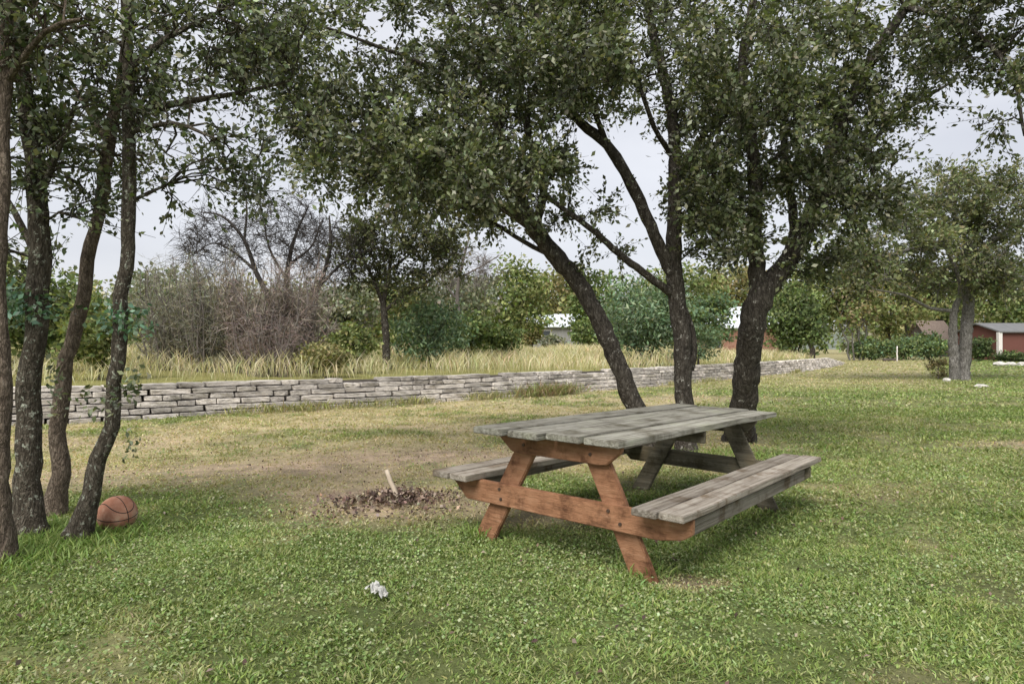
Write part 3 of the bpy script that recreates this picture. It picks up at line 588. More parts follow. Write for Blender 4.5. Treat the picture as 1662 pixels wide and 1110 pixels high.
bsh('leafy_tree', 'yellow-green tree directly behind the spreading oak trunk', 'tree', gF, 1530, 420, 535, 54, 92, YG, n=3400, ncl=80, size=.5)
bsh('leafy_tree', 'yellow-green tree above the red brick outbuilding', 'tree', gF, 1625, 405, 548, 64, 80, YG, n=4200, ncl=80, size=.45)
bsh('leafy_tree', 'green tree at the right edge behind the red outbuilding', 'tree', gF, 1720, 410, 560, 70, 74, GR, n=3800, ncl=80, size=.45)
gH = 'bushes at the far lawn edge'
for k, (px, lab) in enumerate([(1412, 'green bush left of the white post at far lawn edge'), (1462, 'green bush behind the white post at far lawn edge'), (1508, 'green bush nearest the spreading oak trunk at far lawn edge')]):
    bsh('bush', lab, 'bush', gH, px, (551, 546, 538)[k], 640, (26, 34, 28)[k], 62, GR + BG[:2], n=2400, size=.24)
bsh('bush', 'dark bush between the spreading oak and red outbuilding', 'bush', gH, 1592, 545, 640, 16, 55, DK + GR[:1], n=1400, size=.22)
bsh('bush', 'low dark bush along the red outbuilding wall', 'bush', gH, 1642, 572, 640, 30, 54, DK + GR[:1], n=1600, size=.2)
bsh('shrub', 'small straggly shrub at the left foot of the spreading oak', 'shrub', None, 1522, 580, 640, 16, 26.4, BR, n=700, ncl=24, size=.09, bark='twig_grey')

bsh('leafy_tree', 'grey-green tree behind the left end of the thicket', 'tree', gF, 265, 440, 600, 75, 38, GG, n=3600, ncl=90, size=.26)
bsh('leafy_tree', 'grey-olive tree behind the middle of the thicket', 'tree', gF, 375, 452, 600, 75, 40, GG[:2] + OL[:2], n=3600, ncl=90, size=.27)
bsh('leafy_tree', 'grey-green tree behind the right end of the thicket', 'tree', gF, 480, 452, 600, 70, 37, GG, n=3600, ncl=90, size=.26)
bsh('leafy_tree', 'olive-green tree directly behind the small dark oak trunk', 'tree', gF, 625, 445, 565, 60, 36, OL[:2] + GR[:2], n=3400, ncl=80, size=.25)
bsh('shrub', 'yellowish shrub between the willowy shrub and small dark oak', 'shrub', gS, 655, 520, 585, 30, 27, YG, n=1800, size=.15)
bsh('shrub', 'round green shrub right of the grey house', 'shrub', gS, 952, 515, 568, 28, 46, GR, n=2000, size=.22)
bsh('shrub', 'olive shrub left of the grey house wall', 'shrub', gS, 864, 520, 565, 16, 58, OL, n=1700, size=.26)
bsh('leafy_tree', 'pale green tree filling the gap beside the blue metal roof', 'tree', gF, 1150, 470, 562, 42, 58, BG[:2] + YG[:1], n=3200, ncl=70, size=.32)
# far wood filling the view between the nearer trees
fx = rng.uniform(-170, 270, 330); FP, FC = [], []
for k, x in enumerate(fx):
    y = rng.uniform(112, 150); hgt = rng.uniform(9.5, 15.5); c = (x, y, hgt * .52)
    P, hue = clump_leaves(c, (rng.uniform(3.5, 6.5), 3.5, hgt * .5), 300, 26, 1, None, None, 900 + k)
    FP.append(P); FC.append(pick_cols(300, [YG, GR, OL, GG, BR][k % 5]) * hue[:, None])
for k in range(230):                         # understorey of the wood
    P, hue = clump_leaves((rng.uniform(-150, 240), rng.uniform(96, 110), 1.6), (rng.uniform(3, 6), 2.5, rng.uniform(1.8, 3.0)), 160, 18, 1, None, None, 1300 + k)
    FP.append(P); FC.append(pick_cols(160, [GR, OL, DK, GG][k % 4]) * hue[:, None])
FP = np.concatenate(FP); FC = np.concatenate(FC); FP[:, 2] = np.maximum(FP[:, 2], .1)
V, F, cc = leaf_mesh(FP, rng.uniform(.5, 1.1, len(FP)), .7, FC)
tag(mesh_np('far_wood', V, F, M['far_leaf'], cc), 'hazy mixed green wood closing off the far field', 'wood', kind='stuff')

# bare brush thicket
def brush(label, px, ytop, rpx, Y, n, seed, cols):
    global rng
    rng = np.random.default_rng(seed); x = (px - CX) / FPX * Y; z0 = gz(x, Y); top = CAM_H - (ytop - HZ) * Y / FPX; h = top - z0; rx = rpx * Y / FPX; base = np.array([x, Y, z0])
    root = empty('brush_shrub', base); tag(root, label, 'shrub', 'bare brush beyond the wall')
    main = Tubes(); T0, T1_, W0 = [], [], []
    for s in range(n):
        a = rng.uniform(0, 6.283); rr = rng.uniform(0, .55); p = base + np.array([math.cos(a) * rx * rr, math.sin(a) * rx * rr * .7, -.05])
        lean = np.array([math.cos(a) * rx * rng.uniform(.1, .6), math.sin(a) * rx * .4, h * rng.choice([rng.uniform(.35, .75), rng.uniform(.6, .95), rng.uniform(.85, 1.12)])]); q = p + lean
        pts = np.array([p + lean * f + rng.normal(size=3) * .05 * h * f for f in (0, .25, .5, .75, 1)]); main.add(pts, np.linspace(.022, .006, 5) * rng.uniform(.7, 1.6), 4)
        for _ in range(26):
            f = rng.uniform(.15, 1); b0 = p + lean * f; d = norm(norm(lean) * .6 + rng.normal(size=3) * .7); ln = rng.uniform(.2, .65) * h * .3; e = b0 + d * ln
            T0.append(b0); T1_.append(e); W0.append(.006)
            for _ in range(4):
                g = rng.uniform(.3, 1); c0 = b0 + d * ln * g; d2 = norm(d + rng.normal(size=3) * .7); T0.append(c0); T1_.append(c0 + d2 * ln * rng.uniform(.3, .7)); W0.append(.004)
    main.build('stems', M['twig_grey'], root, base)
    T0, T1_, W0 = np.array(T0), np.array(T1_), np.array(W0)[:, None] * 1.5; k = len(T0)
    S = norm(np.cross(T1_ - T0, rng.normal(size=(k, 3)))); V = np.stack([T0 - S * W0, T0 + S * W0, T1_], 1).reshape(-1, 3)
    mesh_np('twigs', V, np.arange(k * 3).reshape(k, 3), M['dry'], np.repeat(pick_cols(k, cols), 3, axis=0), root, False, base)
PK = [(.20, .155, .14), (.25, .20, .175), (.16, .125, .115), (.29, .25, .22)]
GT = [(.19, .18, .15), (.25, .235, .195), (.14, .13, .11), (.22, .20, .14)]
PK, GT = [[tuple(v * w for v, w in zip(c, (1.28, 1.32, 1.32))) for c in p_] for p_ in (PK, GT)]
brush('grey-brown leafless brush at the left of the thicket', 285, 432, 75, 19, 70, 71, GT)
brush('tall tan leafless brush in the middle of the thicket', 350, 425, 66, 18.5, 70, 72, GT)
brush('pinkish leafless brush in the thicket below the forking bare tree', 415, 440, 64, 18, 72, 73, PK)
brush('reddish leafless brush at the right end of the thicket', 482, 432, 58, 18.5, 72, 74, PK)
brush('low dark leafless brush in front of the thicket', 440, 510, 70, 17, 46, 75, PK[:1] + PK[2:3])

# ------------------------------------------------------------------ grass
def blades(x, y, h, w, col, name, label, lean=.55, parent=None):
    n = len(x); z = ground_z(x, y) - .004; P = np.c_[x, y, z]
    a = rng.uniform(0, 2 * math.pi, n); t = rng.uniform(0, 1, n) ** .7 * lean * 1.6
    D = np.c_[np.cos(a) * np.sin(t), np.sin(a) * np.sin(t), np.cos(t)]; b = rng.uniform(0, 2 * math.pi, n); S = np.c_[np.cos(b), np.sin(b), np.zeros(n)]
    droop = np.c_[np.cos(a), np.sin(a), -.5 * np.ones(n)] * (h * .22)[:, None]
    m1 = P + D * (h * .55)[:, None]; tip = P + D * h[:, None] + droop
    V = np.stack([P, m1 + S * w[:, None] * .5, tip, m1 - S * w[:, None] * .5], 1).reshape(-1, 3)
    return V, np.repeat(col, 4, axis=0)
def scatter(n, y0, y1, mx=.86, pad=1.0):
    y = np.sqrt(rng.uniform(y0 * y0, y1 * y1, n)); x = rng.uniform(-1, 1, n) * (mx * y + pad); return x, y
rng = np.random.default_rng(5)
GVs, GCs = [], []
for (n, y0, y1, hs, ws) in [(280000, 2.0, 4.6, (.014, .040), (.005, .011)), (220000, 4.6, 8.0, (.018, .05), (.008, .016)), (150000, 8, 14, (.03, .07), (.014, .028)), (110000, 14, 28, (.04, .08), (.028, .055)), (60000, 28, 62, (.06, .11), (.07, .14))]:
    x, y = scatter(n, y0, y1)
    s = behind(x, y); d = dryness(x, y); br_ = bareness(x, y)
    clump = vnoise(x, y, .09, 51) * .55 + vnoise(x, y, .28, 52) * .45
    keep = ((s < -.05) | ((x > 21) & (y < 200))) & (rng.uniform(size=n) > np.clip(br_ * 1.15, 0, .80)) & (rng.uniform(size=n) < np.clip(.10 + 2.3 * np.clip(clump, 0, 1) ** 1.6, 0, 1) * (1 - .3 * d))
    x, y, d, clump = x[keep], y[keep], d[keep], clump[keep]; k = len(x)
    d = np.maximum(d, np.clip(br_[keep] * 2.2, 0, 1)); p = np.clip(d[:, None] * 1.05 + .22 * rng.normal(size=(k, 1)), 0, 1)
    lush = pick_cols(k, [(.175, .255, .065), (.22, .305, .085), (.285, .36, .125), (.37, .43, .20), (.12, .195, .055)], [.27, .28, .22, .12, .11]); strw = pick_cols(k, [(.50, .435, .27), (.57, .49, .34), (.45, .40, .21), (.40, .375, .165)], [.3, .22, .25, .23])
    hue = vnoise(x, y, .6, 53)[:, None]
    c = (lush * (1 - p) + strw * p) * (.78 + .4 * hue)
    hgt = rng.uniform(*hs, k) * (.35 + 1.3 * clump) * (1 - .35 * d); wid = rng.uniform(*ws, k)
    v_, c_ = blades(x, y, hgt, wid, c, '', '', .85)
    GVs.append(v_); GCs.append(c_)
V = np.concatenate(GVs); cc = np.concatenate(GCs)
tag(mesh_np('lawn_grass', V, np.arange(len(V)).reshape(-1, 4), M['grass'], cc), 'short patchy green and straw lawn grass around the table', 'grass', kind='stuff')
wv, wc = [], []
for (n, y0, y1, sz) in [(85000, 2.0, 4.8, (.009, .021)), (55000, 4.8, 8.5, (.014, .028))]:
    x, y = scatter(n, y0, y1); d = dryness(x, y); pt = vnoise(x, y, .22, 71) * .5 + vnoise(x, y, .8, 72) * .5
    keep = (rng.uniform(size=n) < np.clip(2.6 * (pt - .32), 0, 1) * (1 - .8 * d)) & (rng.uniform(size=n) > bareness(x, y) * 1.3); x, y, pt = x[keep], y[keep], pt[keep]; k = len(x)
    a = rng.uniform(0, 6.283, k); L = rng.uniform(*sz, k); tl = rng.uniform(-.1, .75, k); D = np.c_[np.cos(a) * np.cos(tl), np.sin(a) * np.cos(tl), np.sin(tl)]; S = np.c_[-np.sin(a), np.cos(a), rng.normal(size=k) * .3]
    P = np.c_[x, y, ground_z(x, y) + rng.uniform(.008, .034, k)]; w_ = (L * rng.uniform(.3, .5, k))[:, None]; L = L[:, None]
    wv.append(np.stack([P, P + D * L * .55 + S * w_, P + D * L, P + D * L * .55 - S * w_], 1).reshape(-1, 3))
    wc.append(np.repeat(pick_cols(k, [(.15, .22, .075), (.21, .285, .10), (.29, .34, .16), (.40, .43, .26)], [.3, .34, .24, .12]) * (.75 + .4 * pt)[:, None], 4, axis=0))
wv = np.concatenate(wv); tag(mesh_np('lawn_weeds', wv, np.arange(len(wv)).reshape(-1, 4), M['grass'], np.concatenate(wc)), 'small broad-leaved weeds and clover among the foreground grass', 'weeds', kind='stuff')
# tufts of longer grass round the left trunks and table legs
tx, ty = [], []
for (cx, cy, r, n) in [(-2.85, 4.3, .35, 1800), (-3.15, 4.45, .3, 1500), (-2.72, 4.55, .22, 700), (-2.95, 3.95, .3, 1200), (.72, 3.72, .12, 160), (-.2, 4.35, .14, 160), (2.1, 7.7, .5, 500), (2.75, 7.8, .5, 500)]:
    tx.append(cx + rng.normal(size=n) * r * .6); ty.append(cy + rng.normal(size=n) * r * .6)
tx, ty = np.concatenate(tx), np.concatenate(ty); k = len(tx)
v_, c_ = blades(tx, ty, rng.uniform(.05, .13, k), rng.uniform(.006, .011, k), pick_cols(k, [(.14, .22, .05), (.19, .27, .075), (.25, .32, .11)]), '', '', .6)
tag(mesh_np('long_grass', v_, np.arange(k * 4).reshape(-1, 4), M['grass'], c_), 'lush longer grass round the feet of the left trunks', 'grass', kind='stuff')
# tall pale grass beyond the wall
n = 90000; x, y = scatter(n, 10.5, 46, .80, 1); s = behind(x, y); g = vnoise(x, y, 1.5, 61)
keep = (s > .45) & (x < 19) & (s < 20) & (rng.uniform(size=n) < .25 + 1.1 * g * sstep(.4, 2.0, s)); x, y, s, g = x[keep], y[keep], s[keep], g[keep]; k = len(x)
pal = sstep(.6, 1.8, s + .8 * (g - .5))[:, None] * np.clip(.5 + 1.1 * vnoise(x, y, 2.4, 63), 0, 1)[:, None]
c = pick_cols(k, [(.22, .245, .075), (.28, .29, .10), (.17, .20, .06)]) * (1 - pal) + pick_cols(k, [(.58, .52, .35), (.66, .60, .43), (.48, .45, .25)]) * pal
v_, c_ = blades(x, y, (.12 + .62 * sstep(.5, 2.2, s) * (.4 + .8 * g)) * rng.uniform(.6, 1.2, k), rng.uniform(.008, .02, k) * (y / 14), c, '', '', .3)
tag(mesh_np('tall_grass', v_, np.arange(k * 4).reshape(-1, 4), M['grass'], c_), 'tall pale dry grass growing beyond the stone wall', 'grass', kind='stuff')

n = 9000; q = rng.uniform(-9, 14, n); gw = vnoise(q, q * 0, .7, 81); off = np.abs(rng.normal(size=n)) * .16
keep = rng.uniform(size=n) < np.clip(3 * (gw - .45), .04, 1); q, off, gw = q[keep], off[keep], gw[keep]; k = len(q); yy = wall_y(q) - .05 - off * 1.3
v_, c_ = blades(q, yy, rng.uniform(.06, .24, k) * (.5 + gw), rng.uniform(.01, .022, k), pick_cols(k, [(.24, .26, .09), (.42, .37, .22), (.30, .30, .12), (.20, .20, .10)]), '', '', .5)
n = 900; ax_ = 1.0 + rng.normal(size=n) * .45; ay = wall_y(ax_) - .1 - np.abs(rng.normal(size=n)) * .25; v2, c2 = blades(ax_, ay, rng.uniform(.15, .5, n), rng.uniform(.015, .03, n), pick_cols(n, [(.22, .26, .10), (.34, .32, .16), (.28, .20, .13)]), '', '', .6)
v_ = np.concatenate([v_, v2]); c_ = np.concatenate([c_, c2])
tag(mesh_np('wall_weeds', v_, np.arange(len(v_)).reshape(-1, 4), M['grass'], c_), 'straggling weeds along the foot of the stone wall', 'weeds', kind='stuff')
# dead leaves: the pile by the stake, and strays on the lawn
n = 2300; a = rng.uniform(0, 6.283, n); r = np.abs(rng.normal(size=n)) * .52
x = -.93 + np.cos(a) * r * .62; y = 5.32 + np.sin(a) * r * .5
ns = 3200; xs, ys = scatter(ns, 2.3, 9.5); kk = rng.uniform(size=ns) < .35 + .65 * (bareness(xs, ys) > .2); xs, ys = xs[kk], ys[kk]
hx_ = np.exp(-(((x + .93) / .3) ** 2 + ((y - 5.2) / .3) ** 2))
P = np.r_[np.c_[x, y, ground_z(x, y) + .012 + rng.uniform(0, .06, n) * hx_], np.c_[xs, ys, ground_z(xs, ys) + .025]]
V, F, cc = leaf_mesh(P, np.r_[rng.uniform(.018, .05, n), rng.uniform(.018, .036, len(P) - n)], .6, pick_cols(len(P), [(.13, .09, .078), (.21, .15, .125), (.33, .26, .21), (.46, .38, .28), (.07, .05, .042)], [.30, .28, .18, .07, .17]), 1.6, .5)
tag(mesh_np('leaf_litter', V, F, M['dry'], cc), 'brown dead leaves piled around the pale stake', 'leaves', kind='stuff')

# ------------------------------------------------------------------ dry stone wall
wall = empty('stone_wall', (-2.79, 14.5, 0)); tag(wall, 'long low dry-stacked pale limestone wall curving away across the lawn', 'wall')
def stone_mesh(k):
    r = random.Random(k); bm = bmesh.new(); bmesh.ops.create_cube(bm, size=1)
    bmesh.ops.subdivide_edges(bm, edges=[e for e in bm.edges if abs(e.verts[0].co.x - e.verts[1].co.x) > .5], cuts=2)
    for v in bm.verts:
        f = .93 if abs(v.co.x) > .4 else 1
        v.co.y *= f; v.co.z *= f
        v.co += Vector((r.uniform(-.03, .03), r.uniform(-.06, .06), r.uniform(-.06, .06)))
    bmesh.ops.bevel(bm, geom=bm.edges[:], offset=.035, segments=1, affect='EDGES')
    me = bpy.data.meshes.new('stone'); bm.to_mesh(me); bm.free(); me.materials.append(M['limestone']); return me
SM = [stone_mesh(k) for k in range(9)]
wx = np.linspace(WPX[0], WPX[-1], 3000); wp = np.c_[wx, wall_y(wx)]
k5 = np.ones(161) / 161; wyp = np.convolve(np.pad(wp[:, 1], 80, mode='edge'), k5, mode='valid'); wyp[:80] = wp[:80, 1]; wyp[-80:] = wp[-80:, 1]; wp[:, 1] = wyp
wl = np.r_[0, np.cumsum(np.linalg.norm(np.diff(wp, axis=0), axis=1))]; total = wl[-1]
def wpt(s): return np.array([np.interp(s, wl, wp[:, 0]), np.interp(s, wl, wp[:, 1])])
rr = random.Random(3); stones = []
H = [.112, .105, .108, .104, .102, .098]
z = 0.0
for c_, h in enumerate(H):
    s = rr.uniform(0, .4); send = total - (.0 if c_ < 2 else 1.4 * (c_ - 1))
    while s < send:
        d = np.linalg.norm(wpt(s)); L = rr.choice([.30, .38, .45, .52, .62, .75]) * rr.uniform(.85, 1.15) * (1 if d < 26 else 1.5)
        gone = c_ == 5 and rr.random() < .10
        if not gone: stones.append((s + L / 2, L, z, h, c_, d))
        s += L + rr.uniform(.008, .05)
    z += h
def stone_xf(st):
    s, L, z, h, c_, d = st; p = wpt(s); q = wpt(min(s + .2, total)); q0 = wpt(max(s - .2, 0)); ang = math.atan2(*(q - q0)[::-1]); nrm = np.array([-math.sin(ang), math.cos(ang)])
    back = .0 + .045 * c_ + rr.uniform(-.03, .03); dep = rr.uniform(.30, .38); p = p + nrm * (back + dep / 2)
    p0 = wpt(s); zz = gz(p0[0], p0[1] - .3) - .03 + z + h / 2
    return Matrix.Translation((p[0] + 2.79, p[1] - 14.5, zz)) @ Matrix.Rotation(ang + rr.uniform(-.03, .03), 4, 'Z') @ Matrix.Rotation(rr.uniform(-.015, .015), 4, 'Y') @ Matrix.Diagonal((L, dep, h * rr.uniform(.78, .93), 1))
vis = [st for st in stones if abs(wpt(st[0])[0] / wpt(st[0])[1]) < .80]
vis.sort(key=lambda st: st[5]); near_set = set(id(v) for v in vis[:296])
fv, ff, nn = [], [], 0
for st in stones:
    Mx = stone_xf(st); me = SM[rr.randrange(9)]
    if id(st) in near_set:
        o_ = link('stone', me, wall); o_.matrix_local = Mx
    else:
        co = np.empty(len(me.vertices) * 3, np.float32); me.vertices.foreach_get('co', co); co = co.reshape(-1, 3) @ np.array(Mx.to_3x3()).T + np.array(Mx.translation)
        fv.append(co); ff += [[i + nn for i in p.vertices] for p in me.polygons]; nn += len(co)
me = bpy.data.meshes.new('far_stones'); me.from_pydata(np.concatenate(fv).tolist(), [], ff); me.materials.append(M['limestone']); o_ = link('far_stones', me, wall); o_['kind'] = 'stuff'
# dark earth core behind the stones
cv, cf = [], []
ss = np.linspace(0, total - 1, 160)
for k, s in enumerate(ss):
    p = wpt(s); q = wpt(min(s + .2, total)); a = q - p; a /= max(np.linalg.norm(a), 1e-9); nr = np.array([-a[1], a[0]]); hh = .54 * min(1, (total - s) / 6)
    for (off, zz) in ((.2, -.1), (.40, hh), (.70, hh), (.70, -.1)):
        e = p + nr * off; cv.append((e[0] + 2.79, e[1] - 14.5, zz))
    if k: b0 = 4 * (k - 1); cf += [[b0 + i, b0 + i + 1, b0 + 5 + i, b0 + 4 + i] for i in range(3)]
mesh_np('earth_core', np.array(cv), np.array(cf), M['soil'], None, wall)

# ------------------------------------------------------------------ picnic table
def prism(outline, th, bev=.004, jit=0.0, seed=0):
    """outline in local x,z; extruded by th along y (centred); edges bevelled"""
    r = random.Random(seed); bm = bmesh.new(); a = [];
    for (x, z_) in outline: a.append(bm.verts.new((x + r.uniform(-jit, jit), -th / 2, z_ + r.uniform(-jit, jit))))
    f = bm.faces.new(a); ex = bmesh.ops.extrude_face_region(bm, geom=[f])
    bmesh.ops.translate(bm, verts=[v for v in ex['geom'] if isinstance(v, bmesh.types.BMVert)], vec=(0, th, 0))
    bmesh.ops.recalc_face_normals(bm, faces=bm.faces[:])
    if bev: bmesh.ops.bevel(bm, geom=bm.edges[:], offset=bev, segments=2, affect='EDGES', clamp_overlap=True)
    me = bpy.data.meshes.new('board'); bm.to_mesh(me); bm.free(); return me
def plank_outline(L, w, seed, wob=.004, steps=14):
    r = random.Random(seed); top = [(L * k / steps, w / 2 + r.uniform(-wob, wob)) for k in range(steps + 1)]; bot = [(L * k / steps, -w / 2 + r.uniform(-wob, wob)) for k in range(steps, -1, -1)]
    return bot[::-1] + top[::-1]
zdir = Vector((0, 0, 1)); ex_ = Vector((TD[0], TD[1], TA)).normalized(); ey_ = Vector((TN[0], TN[1], TB)); ey_ = (ey_ - ex_ * ey_.dot(ex_)).normalized(); ez_ = ex_.cross(ey_)
if ez_.z < 0: ez_ = -ez_
# local axes: x along the table, y to its left (so that the frame stays right-handed), z up
ylocal = ez_.cross(ex_)
RM = Matrix((ex_, ylocal, ez_)).transposed().to_4x4()
table = empty('picnic_table'); table.matrix_world = Matrix.Translation((TX, TY, -TA * 1.2)) @ RM
tag(table, 'weathered grey picnic table with rust-stained end frame on the lawn', 'picnic table')
def part(name, me, mat, mtx, label=None, parent=table):
    me.materials.append(M[mat]); o_ = link(name, me, parent); o_.matrix_local = mtx
    if label: o_['label'] = label
    return o_
def flat(u, v, z_, ang=0):   # plank lying flat: mesh x -> table x, mesh z -> across, mesh y -> up
    return Matrix.Translation((u, -v, z_)) @ Matrix.Rotation(ang, 4, 'Z') @ Matrix.Rotation(math.radians(90), 4, 'X')
W = .917; pw = W / 4; ztop = .744
for k, (u0, L) in enumerate([(-.085, 2.87), (-.045, 2.85), (.02, 2.79), (.06, 2.73)]):
    me = prism(plank_outline(L, pw - .008, 50 + k), .038, .004); part('tabletop_plank', me, 'plank', flat(u0, -W / 2 + pw * (k + .5), ztop - .019 + (.003, -.002, .001, -.004)[k], (.002, -.001, .0015, -.002)[k]))
for side in (-1, 1):
    for k in range(2):
        vc = side * (.567 + .146 * (k + .5)); me = prism(plank_outline(2.65 + .02 * k, .138, 70 + k + side), .038, .004)
        part('seat_plank', me, 'seat_plank', flat(.0 + .012 * k * side, vc, .42 - .019 + .002 * k, .002 * side))
    me = prism([(0, 0), (2.28, 0), (2.32, .085), (0, .085)], .036, .004)
    part('seat_apron', me, 'seat_plank', Matrix.Translation((.195, -side * .792, .272)), 'pale board on edge under the seat planks')
def end_frame(u_out, s, mat, lab):
    """s=+1: outer face towards the near end"""
    yz = Matrix(((0, 1, 0, 0), (-1, 0, 0, 0), (0, 0, 1, 0), (0, 0, 0, 1)))          # mesh x -> -y (i.e. +v), mesh y -> x
    def place(u): return Matrix.Translation((u, 0, 0)) @ yz
    cl = [(-.43, .700), (-.425, .672), (-.33, .592), (-.30, .585), (.30, .585), (.34, .592), (.425, .668), (.43, .700)]
    part('top_cleat', prism(cl, .04, .005), mat, place(u_out + s * .02), lab + ' cleat under the tabletop')
    bm_ = [(-.79, .380), (-.79, .345), (-.68, .245), (.66, .240), (.80, .268), (.846, .30), (.846, .380)]
    beam = part('cross_beam', prism(bm_, .04, .005), mat, place(u_out + s * .02), lab + ' cross beam carrying both seats')
    for sg in (-1, 1):
        b0, t0, hw = sg * .578, sg * .205, .078
        lg = [(b0 - hw, -.03), (b0 + hw, -.03), (t0 + hw, .698), (t0 - hw, .698)]
        part('leg', prism(lg, .04, .006), mat, place(u_out + s * .062), lab + ' slanted leg')
        for (zz, dv) in ((.285, .02), (.345, -.025), (.64, .0)):
            f = (zz + .03) / .728; vv = b0 + (t0 - b0) * f + dv
            bm2 = bmesh.new(); bmesh.ops.create_cone(bm2, cap_ends=True, segments=10, radius1=.011, radius2=.009, depth=.008)
            me = bpy.data.meshes.new('bolt'); bm2.to_mesh(me); bm2.free()
            part('bolt', me, 'bolt', Matrix.Translation((u_out - s * .003, -vv, zz)) @ Matrix.Rotation(math.radians(-90 * s), 4, 'Y'))
end_frame(.135, 1, 'stain', 'rust-stained')
end_frame(2.395, -1, 'grey_frame', 'dark weathered')
me = prism([(0, 0), (.9, 0), (.9, .085), (0, .085)], .036, .004)
part('tabletop_batten', me, 'grey_frame', Matrix.Translation((1.26, .45, .618)) @ Matrix.Rotation(math.radians(-90), 4, 'Z'), 'dark batten under the middle of the tabletop')

# ------------------------------------------------------------------ basketball
bx, by = -2.72, 4.68; br0 = .125
ball = empty('basketball', (bx, by, gz(bx, by) + br0 - .008)); tag(ball, 'worn orange-brown basketball lying on the grass beside the left trunks', 'ball')
bm = bmesh.new(); bmesh.ops.create_uvsphere(bm, u_segments=48, v_segments=28, radius=br0)
for f in bm.faces: f.smooth = True
me = bpy.data.meshes.new('ball_skin'); bm.to_mesh(me); bm.free(); me.materials.append(M['ball']); sk = link('skin', me, ball)
th = np.linspace(0, 2 * math.pi, 65); Rm = np.array(Matrix.Rotation(math.radians(4), 3, 'Y') @ Matrix.Rotation(math.radians(10), 3, 'X') @ Matrix.Rotation(math.radians(62), 3, 'Z'))
Rm = Rm @ np.array([[0, 0, 1.], [0, 1, 0], [-1, 0, 0]]); ring = np.c_[np.cos(th), np.sin(th), np.zeros(65)]; mer = np.c_[np.cos(th) * .38, np.cos(th) * 0 + np.sin(th), np.cos(th)]; mer = norm(np.c_[np.zeros(65) + .0, np.sin(th), np.cos(th)])
def side_curve(sg):
    lat = .62 + .26 * np.cos(2 * th); z_ = np.cos(th) * np.cos(lat * .9); return norm(np.c_[sg * np.sin(lat), np.sin(th) * np.cos(lat), np.cos(th) * np.cos(lat)])
for cv_ in (ring, mer, side_curve(1), side_curve(-1)):
    tb = Tubes(); tb.add(cv_ @ Rm.T * (br0 - .0012), np.full(65, .0032), 6); tb.build('seam', M['seam'], ball, (0, 0, 0))

# ------------------------------------------------------------------ small things on the ground
def poly_rod(name, label, cat, p0, p1, r0, r1, mat, sides=8, rough=.12, group=None):
    p0, p1 = np.array(p0), np.array(p1); tb = Tubes(); f = np.linspace(0, 1, 8)[:, None]; pts = p0 + (p1 - p0) * f + rng.normal(size=(8, 3)) * r0 * .12
    ax = norm(p1 - p0) * .004; tb.add(np.vstack([pts[0] - ax, pts, pts[-1] + ax]), np.r_[.001, np.linspace(r0, r1, 8), .001], sides, rough)
    o_ = tb.build(name, M[mat], None, p0); o_.location = p0; tag(o_, label, cat, group); return o_
p = on_ground(652, 5.2); poly_rod('stake', 'pale wooden stake leaning in the dead leaf pile', 'stake', p + [0, 0, -.05], at(628, 762, 5.3), .021, .017, 'pale_wood')
bm = bmesh.new(); bmesh.ops.create_grid(bm, x_segments=9, y_segments=7, size=.5); r = random.Random(4)
for v in bm.verts: v.co = Vector((v.co.x * .11, v.co.y * .05, .012 + .022 * r.random() + .03 * math.sin(v.co.x * 7) ** 2)) + Vector((r.uniform(-.006, .006), r.uniform(-.006, .006), 0))
bmesh.ops.solidify(bm, geom=bm.faces[:], thickness=.0015)
me = bpy.data.meshes.new('paper_scrap'); bm.to_mesh(me); bm.free(); me.materials.append(M['paper']); o_ = link('paper_scrap', me); px_, py_ = (612 - CX) / FPX * 3.30, 3.30
o_.location = (px_, py_, gz(px_, py_) + .02); o_.rotation_euler = (.15, .25, -.6); tag(o_, 'crumpled white scrap lying in the foreground grass', 'litter')
def rock(px, Yr, size, label, group=None, flatk=.35, seed=1):
    r = random.Random(seed); bm = bmesh.new(); bmesh.ops.create_icosphere(bm, subdivisions=2, radius=1)
    for v in bm.verts: v.co = Vector((v.co.x * size, v.co.y * size * .7, v.co.z * size * flatk)) * r.uniform(.82, 1.12)
    me = bpy.data.meshes.new('rock'); bm.to_mesh(me); bm.free(); me.materials.append(M['pale_rock']); o_ = link('rock', me); p = on_ground(px, Yr); o_.location = (p[0], p[1], p[2] + size * flatk * .4); o_.rotation_euler.z = r.uniform(0, 3); tag(o_, label, 'rock', group)
gR = 'pale rocks on the right lawn'
rock(1592, 21.3, .26, 'flat pale rock on the lawn in front of the spreading oak', gR, .25, 1)
rock(1536, 24.6, .2, 'pale rock at the left foot of the spreading oak', gR, .5, 2)
rock(1622, 45, .42, 'pale rock nearest the oak in the row before the outbuilding', gR, .5, 3)
rock(1640, 45, .36, 'pale rock second in the row before the outbuilding', gR, .5, 4)
rock(1657, 45, .36, 'pale rock third in the row before the outbuilding', gR, .5, 5)
p = on_ground(1456, 56); o_ = poly_rod('white_post', 'thin white post standing on the far right lawn', 'post', p + [0, 0, -.1], p + [0, 0, 1.25], .05, .05, 'white', 8, .02)
p0, p1 = on_ground(1434, 57), on_ground(1454, 57); poly_rod('dark_rod', 'low dark rod on the far lawn beside the white post', 'dark_rod', p0 + [0, 0, .1], p1 + [0, 0, .1], .13, .11, 'dark_wood')  # low dark rod laid flat on the grass, left of the post

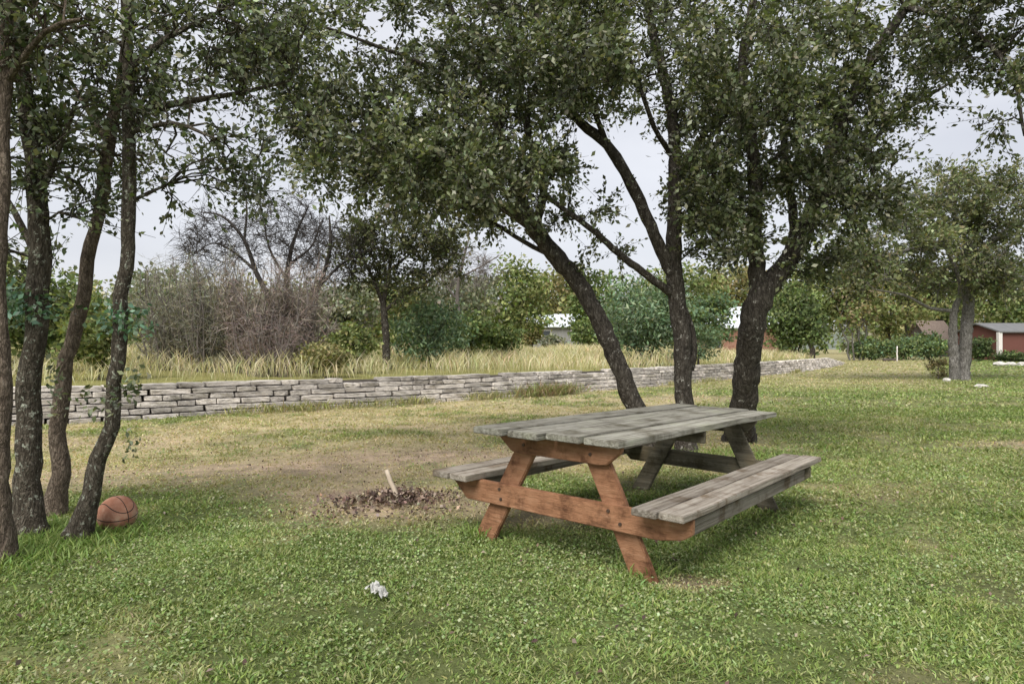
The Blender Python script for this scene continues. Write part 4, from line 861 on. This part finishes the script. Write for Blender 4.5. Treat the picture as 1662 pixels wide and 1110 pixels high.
# ------------------------------------------------------------------ far buildings
def box_me(x0, x1, y0, y1, z0, z1, mat):
    V = np.array([(x, y, z) for z in (z0, z1) for y in (y0, y1) for x in (x0, x1)]); F = [(0, 2, 3, 1), (4, 5, 7, 6), (0, 1, 5, 4), (1, 3, 7, 5), (3, 2, 6, 7), (2, 0, 4, 6)]
    me = bpy.data.meshes.new('box'); me.from_pydata(V.tolist(), [], F); me.materials.append(M[mat]); return me
def house(name, label, x0, x1, y0, dep, wall_h, roof_h, wallm, roofm, wins, door=None, post=None, over=.4, cat='house'):
    z0 = gz((x0 + x1) / 2, y0) - .05; cx = (x0 + x1) / 2; root = empty(name, (cx, y0, z0)); tag(root, label, cat); hw = (x1 - x0) / 2
    me = bpy.data.meshes.new('wall'); h = wall_h; rh = wall_h + roof_h - .06     # body with gable ends
    V = [(-hw, 0, 0), (hw, 0, 0), (hw, dep, 0), (-hw, dep, 0), (-hw, 0, h), (hw, 0, h), (hw, dep, h), (-hw, dep, h), (-hw, dep / 2, rh), (hw, dep / 2, rh)]
    me.from_pydata(V, [], [(0, 1, 5, 4), (1, 2, 6, 9, 5), (2, 3, 7, 6), (3, 0, 4, 8, 7), (4, 5, 9, 8), (6, 7, 8, 9)]); me.materials.append(M[wallm]); link('wall', me, root)
    for sg, nm in ((0, 'roof'), (1, 'roof')):
        ye = -over if sg == 0 else dep + over; sl_ = roof_h / (dep / 2); ze = h - over * sl_ + .03; zr = h + roof_h; t_ = .12; xo = hw + over
        V = [(-xo, ye, ze), (xo, ye, ze), (xo, dep / 2, zr), (-xo, dep / 2, zr), (-xo, ye, ze + t_), (xo, ye, ze + t_), (xo, dep / 2, zr + t_), (-xo, dep / 2, zr + t_)]
        me = bpy.data.meshes.new(nm); me.from_pydata(V, [], [(0, 1, 2, 3), (4, 5, 6, 7), (0, 1, 5, 4), (1, 2, 6, 5), (2, 3, 7, 6), (3, 0, 4, 7)]); me.materials.append(M[roofm]); link(nm, me, root)
    for (wx_, wz, ww, wh) in wins:
        fr = link('window', box_me(-ww / 2 - .07, ww / 2 + .07, -.06, .02, -wh / 2 - .07, wh / 2 + .07, 'white'), root); fr.location = (wx_, 0, wz)
        link('pane', box_me(-ww / 2, ww / 2, -.075, -.055, -wh / 2, wh / 2, 'glass'), fr)
    if door:
        link('door', box_me(door - .45, door + .45, -.05, .02, 0, 2.0, 'dark_wood'), root)
    for q in (post or []):
        link('porch_post', box_me(q[0] - q[2], q[0] + q[2], q[1] - q[2], q[1] + q[2], 0, h - .02, 'white'), root)
    return root
house('grey_house', 'grey boarded house with pale metal roof beyond the pale grass', 1.9, 8.6, 72, 6, 2.7, 1.3, 'grey_wall', 'tin', [(-1.6, 1.7, .9, 1.0), (1.5, 1.7, .9, 1.0)], 0)
house('metal_roof_house', 'rust-walled building with blue-white metal roof seen between two trunks', 19.4, 27.5, 70, 7, 3.3, 2.1, 'rust_wall', 'tin', [(-2.4, 1.7, .9, 1.1), (1.6, 1.7, .9, 1.1)], 0)
house('brick_outbuilding', 'low red brick outbuilding with grey metal roof at the right edge', 44.0, 54.0, 61, 6, 2.6, .8, 'brick', 'dull_tin', [(2.5, 1.4, .8, .8)], None, [(-5.2, -.1, .16)], .3)
house('shingled_cottage', 'small brown cottage glimpsed left of the spreading oak trunk', 53.0, 56.0, 86, 5, 2.4, 2.2, 'dark_wood', 'shingle', [(-.7, 1.3, .6, .8)], .7)
